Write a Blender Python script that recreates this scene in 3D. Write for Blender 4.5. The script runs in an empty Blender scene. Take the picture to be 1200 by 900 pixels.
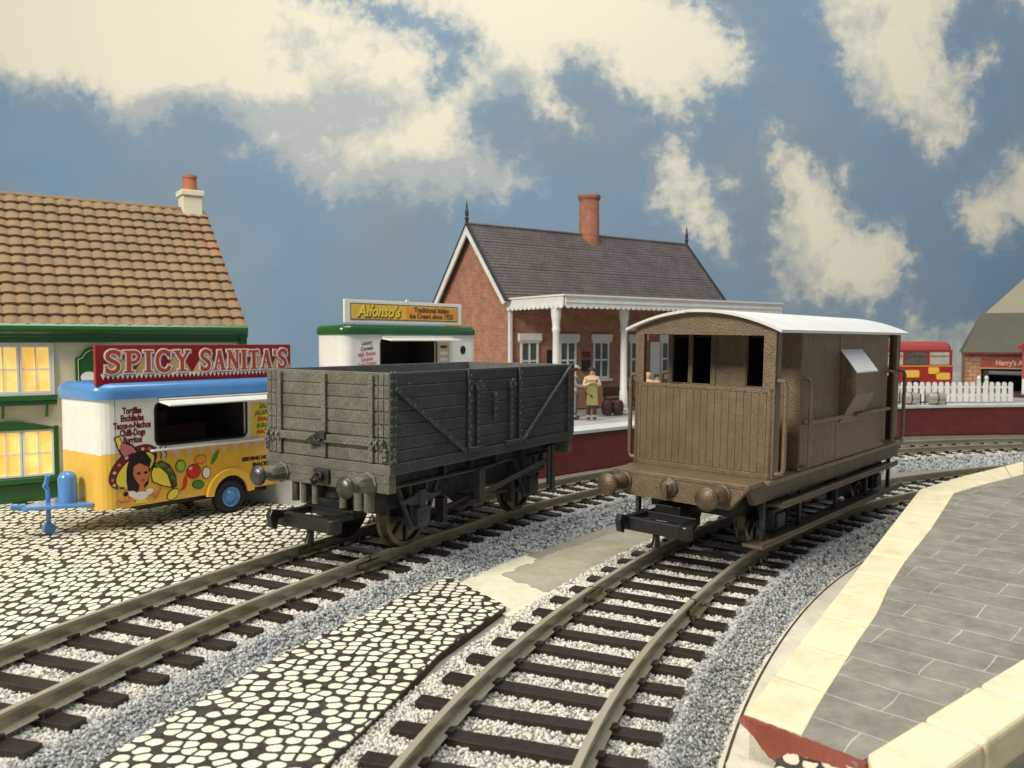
import bpy, bmesh, math, random
import numpy as np
from mathutils import Vector, Matrix
from mathutils.geometry import tessellate_polygon
random.seed(7); rng=np.random.default_rng(7)
PI=math.pi
sc=bpy.context.scene
col=sc.collection
# ------------------------------------------------------------------ camera
cam=bpy.data.cameras.new('camera'); co=bpy.data.objects.new('camera',cam); col.objects.link(co)
co.location=(0,0,5); co.rotation_euler=(PI/2-.051,0,0)
cam.sensor_width=36; cam.lens=972/1200*36; cam.clip_start=.1; cam.clip_end=500
cam.dof.use_dof=True; cam.dof.focus_distance=15.5; cam.dof.aperture_fstop=.85
sc.camera=co
sc.view_settings.view_transform='Standard'; sc.view_settings.look='None'; sc.view_settings.exposure=0; sc.view_settings.gamma=1

# ------------------------------------------------------------------ materials
def lin(c):
    return tuple(((x/255)/12.92 if x/255<=.04045 else ((x/255+.055)/1.055)**2.4) for x in c)
class NT:
    def __init__(s,name):
        s.m=bpy.data.materials.new(name); s.m.use_nodes=True; s.t=s.m.node_tree
        s.b=s.t.nodes['Principled BSDF']; s.tc=s.n('ShaderNodeTexCoord')
        s.co=s.tc.outputs['Object']
    def n(s,ty,**k):
        x=s.t.nodes.new(ty)
        for a,b in k.items(): setattr(x,a,b)
        return x
    def l(s,a,b): s.t.links.new(a,b)
    def mapping(s,scale=(1,1,1),rot=(0,0,0),src=None):
        m=s.n('ShaderNodeMapping'); m.inputs['Scale'].default_value=scale; m.inputs['Rotation'].default_value=rot
        s.l(src or s.co,m.inputs['Vector']); return m.outputs[0]
    def noise(s,scale,detail=4,rough=.6,src=None,dist=0):
        x=s.n('ShaderNodeTexNoise'); x.inputs['Scale'].default_value=scale; x.inputs['Detail'].default_value=detail
        x.inputs['Roughness'].default_value=rough; x.inputs['Distortion'].default_value=dist
        s.l(src or s.co,x.inputs['Vector']); return x.outputs['Fac']
    def ramp(s,f,stops,interp='LINEAR'):
        r=s.n('ShaderNodeValToRGB'); e=r.color_ramp.elements; r.color_ramp.interpolation=interp
        while len(e)<len(stops): e.new(.5)
        for i,(p,c) in enumerate(stops):
            e[i].position=p; e[i].color=(c,c,c,1) if not hasattr(c,'__len__') else (*c[:3],1)
        s.l(f,r.inputs[0]); return r.outputs['Color']
    def mix(s,f,a,b,mode='MIX'):
        m=s.n('ShaderNodeMix',data_type='RGBA',blend_type=mode)
        for i,v in ((0,f),(6,a),(7,b)):
            if isinstance(v,(int,float)): m.inputs[i].default_value=v
            elif isinstance(v,tuple): m.inputs[i].default_value=(*v[:3],1)
            else: s.l(v,m.inputs[i])
        return m.outputs[2]
    def math(s,op,a,b=0,c=0):
        m=s.n('ShaderNodeMath',operation=op)
        for i,v in enumerate((a,b,c)):
            if isinstance(v,(int,float)): m.inputs[i].default_value=v
            else: s.l(v,m.inputs[i])
        return m.outputs[0]
    def base(s,c):
        if isinstance(c,tuple): s.b.inputs['Base Color'].default_value=(*c[:3],1)
        else: s.l(c,s.b.inputs['Base Color'])
    def bump(s,h,st=.3,dist=.02,prev=None):
        b=s.n('ShaderNodeBump'); b.inputs['Strength'].default_value=st; b.inputs['Distance'].default_value=dist
        s.l(h,b.inputs['Height'])
        if prev: s.l(prev,b.inputs['Normal'])
        s.l(b.outputs[0],s.b.inputs['Normal']); return b.outputs[0]
def M(name,c,rough=.55,metal=0,var=.25,vs=4,fine=.15,fs=40,bump=.15,bs=60,chips=None,dirt=None,spec=.5,coat=0,edge=None):
    """painted surface: large scale tone variation, fine grain, bump, optional chips (scale,threshold,colour) and dirt (scale,colour,amount)"""
    t=NT(name); c=tuple(c)
    dark=tuple(x*(1-var) for x in c); lite=tuple(min(1,x*(1+var*.6)) for x in c)
    k=t.mix(t.ramp(t.noise(vs,5,.65),[(.3,0),(.7,1)]),dark,lite)
    if fine: k=t.mix(fine,k,t.mix(t.ramp(t.noise(fs,3,.7),[(.3,0.),(.7,1.)]),(0.02,)*3,(1.,)*3),'OVERLAY')
    if dirt:
        f=t.math('MULTIPLY',t.ramp(t.noise(dirt[0],6,.7),[(.48,0),(.68,1)]),dirt[2]); k=t.mix(f,k,dirt[1])
    if chips:
        k=t.mix(t.ramp(t.noise(chips[0],6,.8),[(chips[1],0),(chips[1]+.02,1)]),k,chips[2])
    if edge:
        g=t.n('ShaderNodeNewGeometry'); bv=t.n('ShaderNodeBevel',samples=4); bv.inputs['Radius'].default_value=.022; dp=t.n('ShaderNodeVectorMath',operation='DOT_PRODUCT'); t.l(bv.outputs[0],dp.inputs[0]); t.l(g.outputs['Normal'],dp.inputs[1]); w_=t.math('ADD',t.math('SUBTRACT',dp.outputs['Value'],.3),t.math('MULTIPLY',t.noise(4,6,.75),.40)); k=t.mix(t.math('MULTIPLY',t.ramp(w_,[(.74,1),(.84,0)]),edge[1]),k,edge[0])
    t.base(k); t.b.inputs['Roughness'].default_value=rough; t.b.inputs['Metallic'].default_value=metal
    t.b.inputs['Specular IOR Level'].default_value=spec; t.b.inputs['Coat Weight'].default_value=coat; t.b.inputs['Coat Roughness'].default_value=.12
    if bump: t.bump(t.noise(bs,4,.6),bump,.015)
    return t.m
def gloss(name,c,rough=.25,**k): return M(name,c,rough,var=.06,fine=.04,bump=.04,bs=8,coat=.4,**k)

mt={}
mt['grey']=M('weathered grey shaded side paint',(.052,.059,.056),.45,var=.3,vs=2.5,fine=.5,fs=30,bump=.6,bs=38,edge=((.34,.34,.30),.75),chips=(8,.672,(.55,.55,.5)),dirt=(1.6,(.05,.045,.035),.55))  # wagon grey with the shade of its side put into the colour
mt['greylit']=M('weathered grey lit end paint',(.150,.142,.104),.48,var=.3,vs=2.0,fine=.5,fs=28,bump=.6,bs=38,edge=((.42,.40,.31),.55),chips=(8,.668,(.66,.64,.56)),dirt=(1.4,(.07,.06,.035),.6))  # same wagon grey, warm light on the end painted into the tone
mt['greyin']=M('dusty inner grey paint',(.14,.14,.128),.7,var=.3,vs=2,fine=.3,bump=.3)
mt['underframe']=M('dull black underframe plastic',(.018,.0175,.016),.5,var=.3,vs=5,fine=.3,bump=.25,dirt=(5,(.10,.085,.06),.5))
mt['guard']=M('dark grey axle guard',(.05,.052,.048),.5,var=.3,vs=5,fine=.4,bump=.3,edge=((.22,.22,.2),.6),dirt=(4,(.10,.08,.05),.4))
mt['black']=M('black coupling plastic',(.012,.012,.011),.33,var=.2,fine=.1,bump=.1,dirt=(6,(.05,.045,.03),.3))
mt['buffer']=M('tarnished buffer metal',(.11,.105,.09),.35,.75,var=.4,vs=6,fine=.3,bump=.3,bs=30)
mt['steel']=M('dulled wheel steel',(.13,.11,.08),.30,.85,var=.3,vs=5,fine=.2,bump=.1,dirt=(4,(.06,.045,.03),.7))
mt['brown']=M('bronze brown hand brushed paint',(.182,.131,.076),.36,.15,var=.2,vs=3,fine=.5,fs=45,bump=1,bs=26,edge=((.40,.30,.18),.5),chips=(26,.70,(.48,.37,.23)),dirt=(2.2,(.10,.065,.03),.45))
mt['brownside']=mt['brown']
mt['vanstep']=M('grimy brown step paint',(.125,.09,.056),.45,var=.3,fine=.4,bump=.5,dirt=(3,(.03,.022,.015),.6))
mt['vanbuf']=M('bronze painted buffer',(.135,.10,.06),.4,.4,var=.3,vs=7,fine=.4,fs=40,bump=.6,bs=30)
mt['vanroof']=M('pale grey roof paint',(.72,.72,.70),.55,var=.08,vs=1,fine=.05,bump=.1)
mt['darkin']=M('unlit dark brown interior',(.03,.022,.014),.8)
mt['rail']=M('tarnished nickel silver rail',(.40,.36,.25),.36,.45,var=.15,vs=1.2,fine=.15,fs=18,bump=.1,dirt=(.8,(.19,.145,.075),.45))
_t=mt['rail'].node_tree;_b=_t.nodes['Principled BSDF'];_src=_b.inputs['Base Color'].links[0].from_socket;_g=_t.nodes.new('ShaderNodeNewGeometry');_s=_t.nodes.new('ShaderNodeSeparateXYZ');_t.links.new(_g.outputs['Normal'],_s.inputs[0]);_r=_t.nodes.new('ShaderNodeMapRange');_r.inputs[1].default_value=.93;_r.inputs[2].default_value=.99;_r.inputs[4].default_value=.65;_t.links.new(_s.outputs[2],_r.inputs[0]);_m=_t.nodes.new('ShaderNodeMix');_m.data_type='RGBA';_t.links.new(_r.outputs[0],_m.inputs[0]);_t.links.new(_src,_m.inputs[6]);_m.inputs[7].default_value=(.56,.51,.38,1);_t.links.new(_m.outputs[2],_b.inputs['Base Color'])
mt['plate']=M('rail joiner metal',(.32,.28,.17),.35,.7,var=.3,bump=.2)
mt['sleeper']=M('dark brown sleeper plastic',(.024,.016,.012),.36,edge=((.15,.10,.07),.5),var=.35,vs=5,fine=.5,fs=22,bump=.55,bs=26,chips=(26,.67,(.28,.22,.16)))
mt['cream']=M('cream coping paint',(.80,.72,.47),.5,var=.09,vs=1.2,fine=.08,bump=.35,bs=16,dirt=(2.2,(.60,.47,.27),.5),chips=(9,.72,(.42,.33,.2)))
mt['white']=M('white paint',(.80,.78,.72),.5,var=.08,vs=2,fine=.05,bump=.1,dirt=(3,(.5,.45,.35),.18))
mt['red']=M('brick red edge paint',(.25,.060,.034),.45,var=.12,vs=4,fine=.1,bump=.25)
mt['plaster']=M('rough white plaster',(.62,.58,.46),.8,var=.18,vs=2,fine=.15,bump=.8,bs=14)
mt['card']=M('brown card edge',(.06,.035,.018),.7)
mt['shadow']=M('dark void',(.006,.005,.005),.9,bump=0)

def brick(name,c1,c2,mortar,scale,rot=(0,0,0),bw=.5,bh=.25,ms=.02,var=.3,rough=.8,bump=.5):
    t=NT(name); v=t.mapping((1,1,1),rot)
    b=t.n('ShaderNodeTexBrick'); b.inputs['Scale'].default_value=scale; b.inputs['Brick Width'].default_value=bw; b.inputs['Row Height'].default_value=bh
    b.inputs['Mortar Size'].default_value=ms; b.inputs['Mortar Smooth'].default_value=.3
    b.inputs['Color1'].default_value=(*c1,1); b.inputs['Color2'].default_value=(*c2,1); b.inputs['Mortar'].default_value=(*mortar,1)
    t.l(v,b.inputs['Vector'])
    k=t.mix(var,b.outputs['Color'],t.mix(t.ramp(t.noise(2.5,6,.7),[(.3,0.),(.7,1.)]),(.03,)*3,(.97,)*3),'OVERLAY')
    t.base(k); t.b.inputs['Roughness'].default_value=rough
    t.bump(t.math('SUBTRACT',t.math('MULTIPLY',t.noise(30,3),.3),b.outputs['Fac']),bump,.02); return t
def axis_brick(name,c1,c2,mortar,scale,bw,bh,ms,rot,**k): return brick(name,c1,c2,mortar,scale,rot,bw,bh,ms,**k).m
RX=(PI/2,0,0)
mt['brickF']=axis_brick('orange brick facing front',(.36,.12,.05),(.30,.10,.045),(.20,.10,.06),1,.30,.10,.012,(-PI/2,0,0))
mt['brickG']=axis_brick('orange brick on gable',(.42,.15,.065),(.36,.125,.055),(.24,.12,.07),1,.30,.10,.012,(0,-PI/2,-PI/2)) if False else None
# a brick that works on either vertical direction: choose the horizontal coordinate by adding x and y
def wallbrick(name,c1,c2,mo,bw,bh,ms,**kw):
    t=NT(name)
    sx=t.n('ShaderNodeSeparateXYZ'); t.l(t.co,sx.inputs[0]); cb=t.n('ShaderNodeCombineXYZ')
    t.l(t.math('ADD',sx.outputs[0],sx.outputs[1]),cb.inputs[0]); t.l(sx.outputs[2],cb.inputs[1])
    b=t.n('ShaderNodeTexBrick'); b.inputs['Scale'].default_value=1; b.inputs['Brick Width'].default_value=bw; b.inputs['Row Height'].default_value=bh
    b.inputs['Mortar Size'].default_value=ms; b.inputs['Mortar Smooth'].default_value=.4; b.inputs['Bias'].default_value=-.2
    b.inputs['Color1'].default_value=(*c1,1); b.inputs['Color2'].default_value=(*c2,1); b.inputs['Mortar'].default_value=(*mo,1)
    t.l(cb.outputs[0],b.inputs['Vector'])
    k=t.mix(kw.get('var',.35),b.outputs['Color'],t.mix(t.ramp(t.noise(2.2,6,.75),[(.3,0.),(.7,1.)]),(.03,)*3,(.97,)*3),'OVERLAY')
    t.base(k); t.b.inputs['Roughness'].default_value=kw.get('rough',.8)
    t.bump(t.math('SUBTRACT',t.math('MULTIPLY',t.noise(25,3),.4),b.outputs['Fac']),.5,.02); return t.m
mt['brick']=wallbrick('model station brick',(.42,.18,.10),(.33,.135,.075),(.42,.27,.19),.30,.10,.011)
mt['wallred']=wallbrick('red brick platform wall',(.18,.030,.022),(.145,.022,.018),(.10,.016,.013),.5,.085,.012,var=.25,rough=.6)
mt['stone']=wallbrick('orange rubble stone',(.50,.28,.15),(.38,.19,.10),(.2,.11,.06),.42,.22,.02)
mt['slate']=axis_brick('slate roof tiles',(.105,.085,.08),(.075,.062,.06),(.025,.02,.02),1,.42,.22,.02,(0,0,0),var=.35,rough=.6,bump=.8)

def cobble_mat(name,scale,stretch=(1,1,1),rot=0,cream=(.84,.80,.63),gap=.075):
    t=NT(name); v=t.mapping(tuple(scale*x for x in stretch),(0,0,rot))
    d=t.n('ShaderNodeTexNoise'); d.inputs['Scale'].default_value=1.3; d.inputs['Detail'].default_value=3; t.l(v,d.inputs['Vector'])
    va=t.n('ShaderNodeVectorMath',operation='MULTIPLY_ADD'); t.l(d.outputs['Color'],va.inputs[0]); va.inputs[1].default_value=(.22,.22,0); t.l(v,va.inputs[2])
    flat=t.n('ShaderNodeVectorMath',operation='MULTIPLY'); t.l(va.outputs[0],flat.inputs[0]); flat.inputs[1].default_value=(1,1,0)
    e=t.n('ShaderNodeTexVoronoi',feature='DISTANCE_TO_EDGE'); f=t.n('ShaderNodeTexVoronoi',feature='F1')
    for x in (e,f): x.voronoi_dimensions='2D'; x.inputs['Scale'].default_value=1; x.inputs['Randomness'].default_value=.62; t.l(flat.outputs[0],x.inputs['Vector'])
    nz=t.math('MULTIPLY',t.math('SUBTRACT',t.noise(9,2,.5,src=flat.outputs[0]),.5),.07)
    a=t.math('ADD',t.math('SUBTRACT',e.outputs['Distance'],gap),nz)
    b=t.math('ADD',t.math('SUBTRACT',.46,f.outputs['Distance']),nz)
    m=t.math('MINIMUM',a,b)
    mask=t.ramp(t.math('MULTIPLY',m,30),[(0,0),(1,1)])
    sep=t.n('ShaderNodeSeparateColor'); t.l(f.outputs['Color'],sep.inputs[0])
    c=t.mix(t.ramp(sep.outputs[0],[(0,0),(1,1)]),cream,tuple(x*.88 for x in cream))
    c=t.mix(t.math('MULTIPLY',t.ramp(t.noise(2.6,5,.7,src=flat.outputs[0]),[(.45,0),(.8,1)]),.6),c,(.50,.43,.27))
    t.base(t.mix(mask,t.mix(t.ramp(t.noise(6,5,.7),[(.4,0),(.7,1)]),(.020,.016,.011),(.07,.058,.038)),c)); t.b.inputs['Roughness'].default_value=.55
    t.bump(t.math('MULTIPLY',t.ramp(t.math('MULTIPLY',m,8),[(0,0),(1,1)]),1),.35,.02); return t.m
mt['cobY']=cobble_mat('printed cobbles of the yard',5.6,(1.05,.62,1),.0,gap=.07)
mt['cobS']=cobble_mat('printed cobbles of the sheet',5.2,(.88,1.05,1),.15,gap=.082)

# ------------------------------------------------------------------ mesh builder
class MB:
    def __init__(s): s.v=[]; s.f=[]
    def add(s,v,f):
        o=len(s.v); s.v+= [tuple(x) for x in v]; s.f+=[tuple(i+o for i in q) for q in f]; return s
    def box(s,x0,x1,y0,y1,z0,z1,rot=None,about=None):
        v=[(x,y,z) for z in (z0,z1) for y in (y0,y1) for x in (x0,x1)]
        if rot is not None:
            c=Vector(about if about else ((x0+x1)/2,(y0+y1)/2,(z0+z1)/2)); v=[rot@(Vector(p)-c)+c for p in v]
        return s.add(v,[(0,2,3,1),(4,5,7,6),(0,1,5,4),(2,6,7,3),(0,4,6,2),(1,3,7,5)])
    def bar(s,a,b,w,h,up=(0,0,1)):
        a=Vector(a);b=Vector(b);d=(b-a).normalized();u=Vector(up);r=d.cross(u)
        if r.length<1e-4: r=d.cross(Vector((0,1,0)))
        r.normalize();u=r.cross(d).normalized()
        v=[p+r*(sx*w/2)+u*(sy*h/2) for p in (a,b) for sx,sy in ((-1,-1),(1,-1),(1,1),(-1,1))]
        return s.add(v,[(3,2,1,0),(4,5,6,7),(0,1,5,4),(1,2,6,5),(2,3,7,6),(3,0,4,7)])
    def tube(s,pts,r,n=10,cap=True):
        pts=[Vector(p) for p in pts]; rs=r if hasattr(r,'__len__') else [r]*len(pts); vs=[]; prev=None
        for i,p in enumerate(pts):
            d=(pts[min(i+1,len(pts)-1)]-pts[max(i-1,0)]).normalized()
            if prev is None: a=d.orthogonal().normalized()
            else: a=(prev-d*prev.dot(d)).normalized()
            prev=a; b=d.cross(a)
            vs+=[p+(a*math.cos(2*PI*k/n)+b*math.sin(2*PI*k/n))*rs[i] for k in range(n)]
        fs=[(i*n+k,i*n+(k+1)%n,(i+1)*n+(k+1)%n,(i+1)*n+k) for i in range(len(pts)-1) for k in range(n)]
        if cap: fs+=[tuple(range(n-1,-1,-1)),tuple(range((len(pts)-1)*n,len(pts)*n))]
        return s.add(vs,fs)
    def cyl(s,c,ax,r,l,n=16,r2=None):
        c=Vector(c);ax=Vector(ax).normalized(); return s.tube([c,c+ax*l],[r,r if r2 is None else r2],n)
    def lathe(s,c,ax,prof,n=20):
        """prof: (distance along axis, radius)"""
        c=Vector(c);ax=Vector(ax).normalized(); a=ax.orthogonal().normalized(); b=ax.cross(a)
        vs=[c+ax*d+(a*math.cos(2*PI*k/n)+b*math.sin(2*PI*k/n))*max(r,1e-4) for d,r in prof for k in range(n)]
        m=len(prof)
        fs=[(i*n+k,i*n+(k+1)%n,(i+1)*n+(k+1)%n,(i+1)*n+k) for i in range(m-1) for k in range(n)]
        fs+=[tuple(range(n-1,-1,-1)),tuple(range((m-1)*n,m*n))]
        return s.add(vs,fs)
    def prism(s,poly,t,axis='y',at=0):
        """poly of 2D points extruded by t along axis. axis y: points are (x,z); x: (y,z); z: (x,y)"""
        n=len(poly)
        def P(p,d):
            return {'y':(p[0],d,p[1]),'x':(d,p[0],p[1]),'z':(p[0],p[1],d)}[axis]
        v=[P(p,at) for p in poly]+[P(p,at+t) for p in poly]
        tri=tessellate_polygon([[Vector((p[0],p[1],0)) for p in poly]])
        f=[tuple(x) for x in tri]+[tuple(i+n for i in reversed(x)) for x in tri]+[(i,(i+1)%n,(i+1)%n+n,i+n) for i in range(n)]
        return s.add(v,f)
    def frame(s,x0,x1,z0,z1,w,y0,y1,axis='y'):
        for a in ((x0,x1,z1-w,z1),(x0,x1,z0,z0+w),(x0,x0+w,z0+w,z1-w),(x1-w,x1,z0+w,z1-w)):
            if axis=='y': s.box(a[0],a[1],y0,y1,a[2],a[3])
            else: s.box(y0,y1,a[0],a[1],a[2],a[3])
        return s
    def build(s,name,mat,parent=None,bevel=0,smooth=False,seg=2):
        me=bpy.data.meshes.new(name); me.from_pydata([tuple(p) for p in s.v],[],s.f); me.validate()
        bm=bmesh.new(); bm.from_mesh(me); bmesh.ops.recalc_face_normals(bm,faces=bm.faces); bm.to_mesh(me); bm.free()
        me.materials.append(mt[mat] if isinstance(mat,str) else mat)
        o=bpy.data.objects.new(name,me); col.objects.link(o)
        if parent: o.parent=parent
        if smooth:
            me.polygons.foreach_set('use_smooth',[True]*len(me.polygons))
            try: me.set_sharp_from_angle(angle=math.radians(40))
            except Exception: pass
        if bevel:
            b=o.modifiers.new('bevel','BEVEL'); b.width=bevel; b.segments=seg; b.limit_method='ANGLE'; b.angle_limit=math.radians(40)
        return o
def thing(name,label,cat,loc,yaw=None,rz=0,group=None,lean=0):
    """yaw: heading of local +X measured from the camera's forward axis towards the right"""
    o=bpy.data.objects.new(name,None); col.objects.link(o); o.empty_display_size=.3
    o.location=loc; o.rotation_euler=(lean,0,(PI/2-yaw) if yaw is not None else rz)
    o['label']=label; o['category']=cat
    if group: o['group']=group
    return o
def tag(o,label,cat,group=None):
    o['label']=label;o['category']=cat
    if group:o['group']=group
    return o
def struct(o,kind='structure'): o['kind']=kind; return o
def copy_tree(o,parent=None):
    c=o.copy(); col.objects.link(c)
    if parent: c.parent=parent
    for ch in o.children: copy_tree(ch,c)
    return c
def text_mesh(s,size,bold=0,shear=0,ext=.004,space=1,align='CENTER',sx=1):
    cu=bpy.data.curves.new('t','FONT'); cu.body=s; cu.size=size; cu.offset=bold; cu.shear=shear; cu.extrude=ext; cu.space_character=space
    cu.align_x=align; cu.align_y='CENTER'; cu.resolution_u=3
    o=bpy.data.objects.new('t',cu); col.objects.link(o); dg=bpy.context.evaluated_depsgraph_get(); dg.update()
    me=bpy.data.meshes.new_from_object(o.evaluated_get(dg)); bpy.data.objects.remove(o); bpy.data.curves.remove(cu)
    mb=MB(); mb.add([(v.co.x*sx,v.co.y,v.co.z) for v in me.vertices],[tuple(p.vertices) for p in me.polygons]); bpy.data.meshes.remove(me); return mb
def face_text(s,x,z,y,size,mat,parent,name='lettering',rot=0,**k):
    """text standing in the local x-z plane, read from the -y side"""
    mb=text_mesh(s,size,**k); c,sn=math.cos(rot),math.sin(rot)
    mb.v=[(x+a*c-b*sn,y-d,z+a*sn+b*c) for a,b,d in mb.v]
    return mb.build(name,mat,parent)
def ell(cx,cz,rx,rz,n=20,rot=0,a0=0,a1=2*PI):
    c,s=math.cos(rot),math.sin(rot); full=abs(a1-a0-2*PI)<1e-6; r=[]
    for k in range(n if full else n+1):
        t=a0+(a1-a0)*k/n; x=rx*math.cos(t);z=rz*math.sin(t); r.append((cx+x*c-z*s,cz+x*s+z*c))
    return r
def spline(pts,step=.2):
    P=[np.array(p,float) for p in pts]; P=[2*P[0]-P[1]]+P+[2*P[-1]-P[-2]]; out=[]
    for i in range(1,len(P)-2):
        a,b,c,d=P[i-1:i+3]; n=max(2,int(np.linalg.norm(c-b)/step))
        for k in range(n):
            t=k/n; out.append(.5*((2*b)+(-a+c)*t+(2*a-5*b+4*c-d)*t*t+(-a+3*b-3*c+d)*t**3))
    out.append(P[-2]); return np.array(out)
def arc(line):
    d=np.linalg.norm(np.diff(line,axis=0),axis=1); return np.concatenate([[0],np.cumsum(d)])
def at(line,S,s):
    x=np.interp(s,S,line[:,0]); y=np.interp(s,S,line[:,1]); x2=np.interp(s+.1,S,line[:,0]); y2=np.interp(s+.1,S,line[:,1])
    x1=np.interp(s-.1,S,line[:,0]); y1=np.interp(s-.1,S,line[:,1]); d=np.array([x2-x1,y2-y1]); d/=np.linalg.norm(d); return np.array([x,y]),d
def offset(line,o):
    """o>0 is to the left of travel"""
    t=np.gradient(line,axis=0); t/=np.linalg.norm(t,axis=1)[:,None]; return line+o*np.stack([-t[:,1],t[:,0]],1)

# ------------------------------------------------------------------ ground
def smooth(L,w=9):
    for _ in range(3):
        P=np.vstack([2*L[0]-L[w:0:-1],L,2*L[-1]-L[-2:-w-2:-1]]); L=np.stack([np.convolve(P[:,i],np.ones(2*w+1)/(2*w+1),'valid') for i in (0,1)],1)
    return L
C1=spline([(-7.6,3.5),(-6.9,6.6),(-5.98,9.58),(-5.0,12.24),(-3.55,15.0),(-1.05,19.2),(1.6,22.6),(5.5,26.2),(10,29.3),(14.8,31.4),(20,32.7),(27,33.3),(36,33)])
C2=spline([(-1.5,2.5),(-.75,6.2),(-.28,8.2),(.25,9.62),(1.02,11.55),(2.15,13.6),(3.78,16.45),(6.15,19.5),(8.85,22.2),(11.6,24.2),(14.4,25.8),(18.2,27.6),(25,29.6),(36,31)])
C1=smooth(C1);C2=smooth(C2);S1=arc(C1);S2=arc(C2)
t=NT('tan baseboard'); k=t.mix(t.ramp(t.noise(.8,6,.7),[(.35,0),(.65,1)]),(.36,.33,.26),(.27,.25,.20)); k=t.mix(t.ramp(t.noise(5,5,.7),[(.45,0),(.75,.5)]),k,(.2,.17,.12))
t.base(k);t.b.inputs['Roughness'].default_value=.85;t.bump(t.noise(9,5,.7),.6,.04);mt['board']=t.m
mb=MB();mb.box(-70,80,-30,80,-.6,.12);struct(mb.build('ground','board'))
c2=[tuple(p) for p in C2[::4]]
mb=MB();mb.prism([(-60,0)]+[c2[0]]+c2+[(70,33),(70,62),(-60,62)],.37,'z',.13);struct(mb.build('raised_ground','board'))
# plaster patches between the tracks
t=NT('cream and putty plaster'); k=t.mix(t.ramp(t.noise(.9,6,.7),[(.48,0),(.5,1)]),(.66,.62,.47),(.36,.33,.25)); k=t.mix(t.ramp(t.noise(8,4,.7),[(.5,0),(.8,.4)]),k,(.8,.77,.66))
t.base(k);t.b.inputs['Roughness'].default_value=.75;t.bump(t.noise(7,5,.7),.7,.05);mt['patch']=t.m
def ragged(pts,amp=.05,step=.12,sd=1):
    r=random.Random(sd); out=[]
    for i,(a,b) in enumerate(zip(pts,pts[1:]+pts[:1])):
        L=math.dist(a,b); n=max(1,int(L/step))
        for k in range(n):
            q=k/n; out.append((a[0]+(b[0]-a[0])*q+(r.uniform(-amp,amp) if k else 0),a[1]+(b[1]-a[1])*q+(r.uniform(-amp,amp) if k else 0)))
    return out
mt['patchcream']=M('cream plaster',(.72,.68,.50),.7,var=.12,vs=3,fine=.1,bump=.8,bs=12)
mt['patchputty']=M('putty coloured filler',(.38,.35,.26),.6,var=.15,vs=2,fine=.1,bump=.4,bs=9,dirt=(2,(.5,.47,.38),.4))
mb=MB();mb.prism(ragged([(-1.3,15.2),(-.05,13.3),(1.0,14.3),(1.3,15.6),(.6,16.6),(.3,17.2)],.06),.03,'z',.505);struct(mb.build('plaster_ground','patchcream'))
mb=MB();mb.prism(ragged([(-.2,15.7),(.55,14.6),(1.4,14.9),(3.2,17.6),(5.0,19.9),(4.4,20.6),(2.4,19.2),(.9,17.3)],.07,sd=3),.035,'z',.512);struct(mb.build('filler_ground','patchputty'))
# trackside strip between track and platform wall
t=NT('dusty brown trackside'); t.base(t.mix(t.ramp(t.noise(3,6,.7),[(.35,0),(.65,1)]),(.20,.17,.12),(.13,.10,.07)));t.b.inputs['Roughness'].default_value=.9;t.bump(t.noise(14,4,.7),.7,.04);mt['strip']=t.m
a=offset(C1,1.35);b=offset(C1,4.8);i0=int(np.argmin(abs(C1[:,1]-17.5)))
mb=MB();mb.prism([tuple(p) for p in a[i0::3]]+[tuple(p) for p in b[i0::3]][::-1],.24,'z',.505);struct(mb.build('trackside_path','strip'))
# cobbled yard on the left
e=[tuple(p) for p in offset(C1,1.42) if 4<p[1]<18.2][::3]
mb=MB();mb.prism(e+[(-3.2,19.5),(-3.4,22),(-4,60),(-60,60),(-60,4)],.1,'z',.79);struct(mb.build('cobbled_yard','cobY'))
mb=MB();mb.tube([(p[0]+.012,p[1],.84) for p in e],.055,6);struct(mb.build('yard_card_edge','card'))
# loose cobbled sheet between the tracks
sheet=[(-1.22,15.3),(-.10,13.55),(-.62,12.35),(-1.02,11.45),(-1.42,10.0),(-1.86,8.6),(-2.4,6.8),(-2.8,5),(-5.4,5),(-4.85,7.2),(-4.42,8.6),(-4.02,9.8),(-3.5,11.2),(-2.76,13.0),(-2.1,14.1)]
sh=thing('cobbled_sheet','loose card sheet printed with cream cobbles lying between the two tracks','cobbled sheet',(0,0,0))
mb=MB();mb.prism(sheet,.02,'z',.615);mb.build('cobble_print','cobS',sh)
mb=MB();mb.prism(sheet,.105,'z',.509);mb.build('card_base','card',sh)

# ------------------------------------------------------------------ ballast
ICO=[];
_p=(1+5**.5)/2
iv=np.array([(-1,_p,0),(1,_p,0),(-1,-_p,0),(1,-_p,0),(0,-1,_p),(0,1,_p),(0,-1,-_p),(0,1,-_p),(_p,0,-1),(_p,0,1),(-_p,0,-1),(-_p,0,1)],float); iv/=np.linalg.norm(iv[0])
ifc=np.array([(0,11,5),(0,5,1),(0,1,7),(0,7,10),(0,10,11),(1,5,9),(5,11,4),(11,10,2),(10,7,6),(7,1,8),(3,9,4),(3,4,2),(3,2,6),(3,6,8),(3,8,9),(4,9,5),(2,4,11),(6,2,10),(8,6,7),(9,8,1)])
t=NT('granite ballast'); at_=t.n('ShaderNodeAttribute',attribute_name='tone'); t.base(at_.outputs['Color']); t.b.inputs['Roughness'].default_value=.75; mt['ballast']=t.m
mt['ballastbed']=M('ballast bed',(.22,.215,.20),.9,var=.4,vs=14,fine=.6,fs=26,bump=1,bs=20)
def profile(s,rt,left_s,rbase,rs0=1.62,rs1=2.2):
    """ballast height across the track, s>0 left"""
    top=rt-.288
    z=np.where(s<-rs0,top-(np.clip(-s-rs0,0,rs1-rs0)/(rs1-rs0))**.85*(top-rbase),top)
    return z
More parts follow.
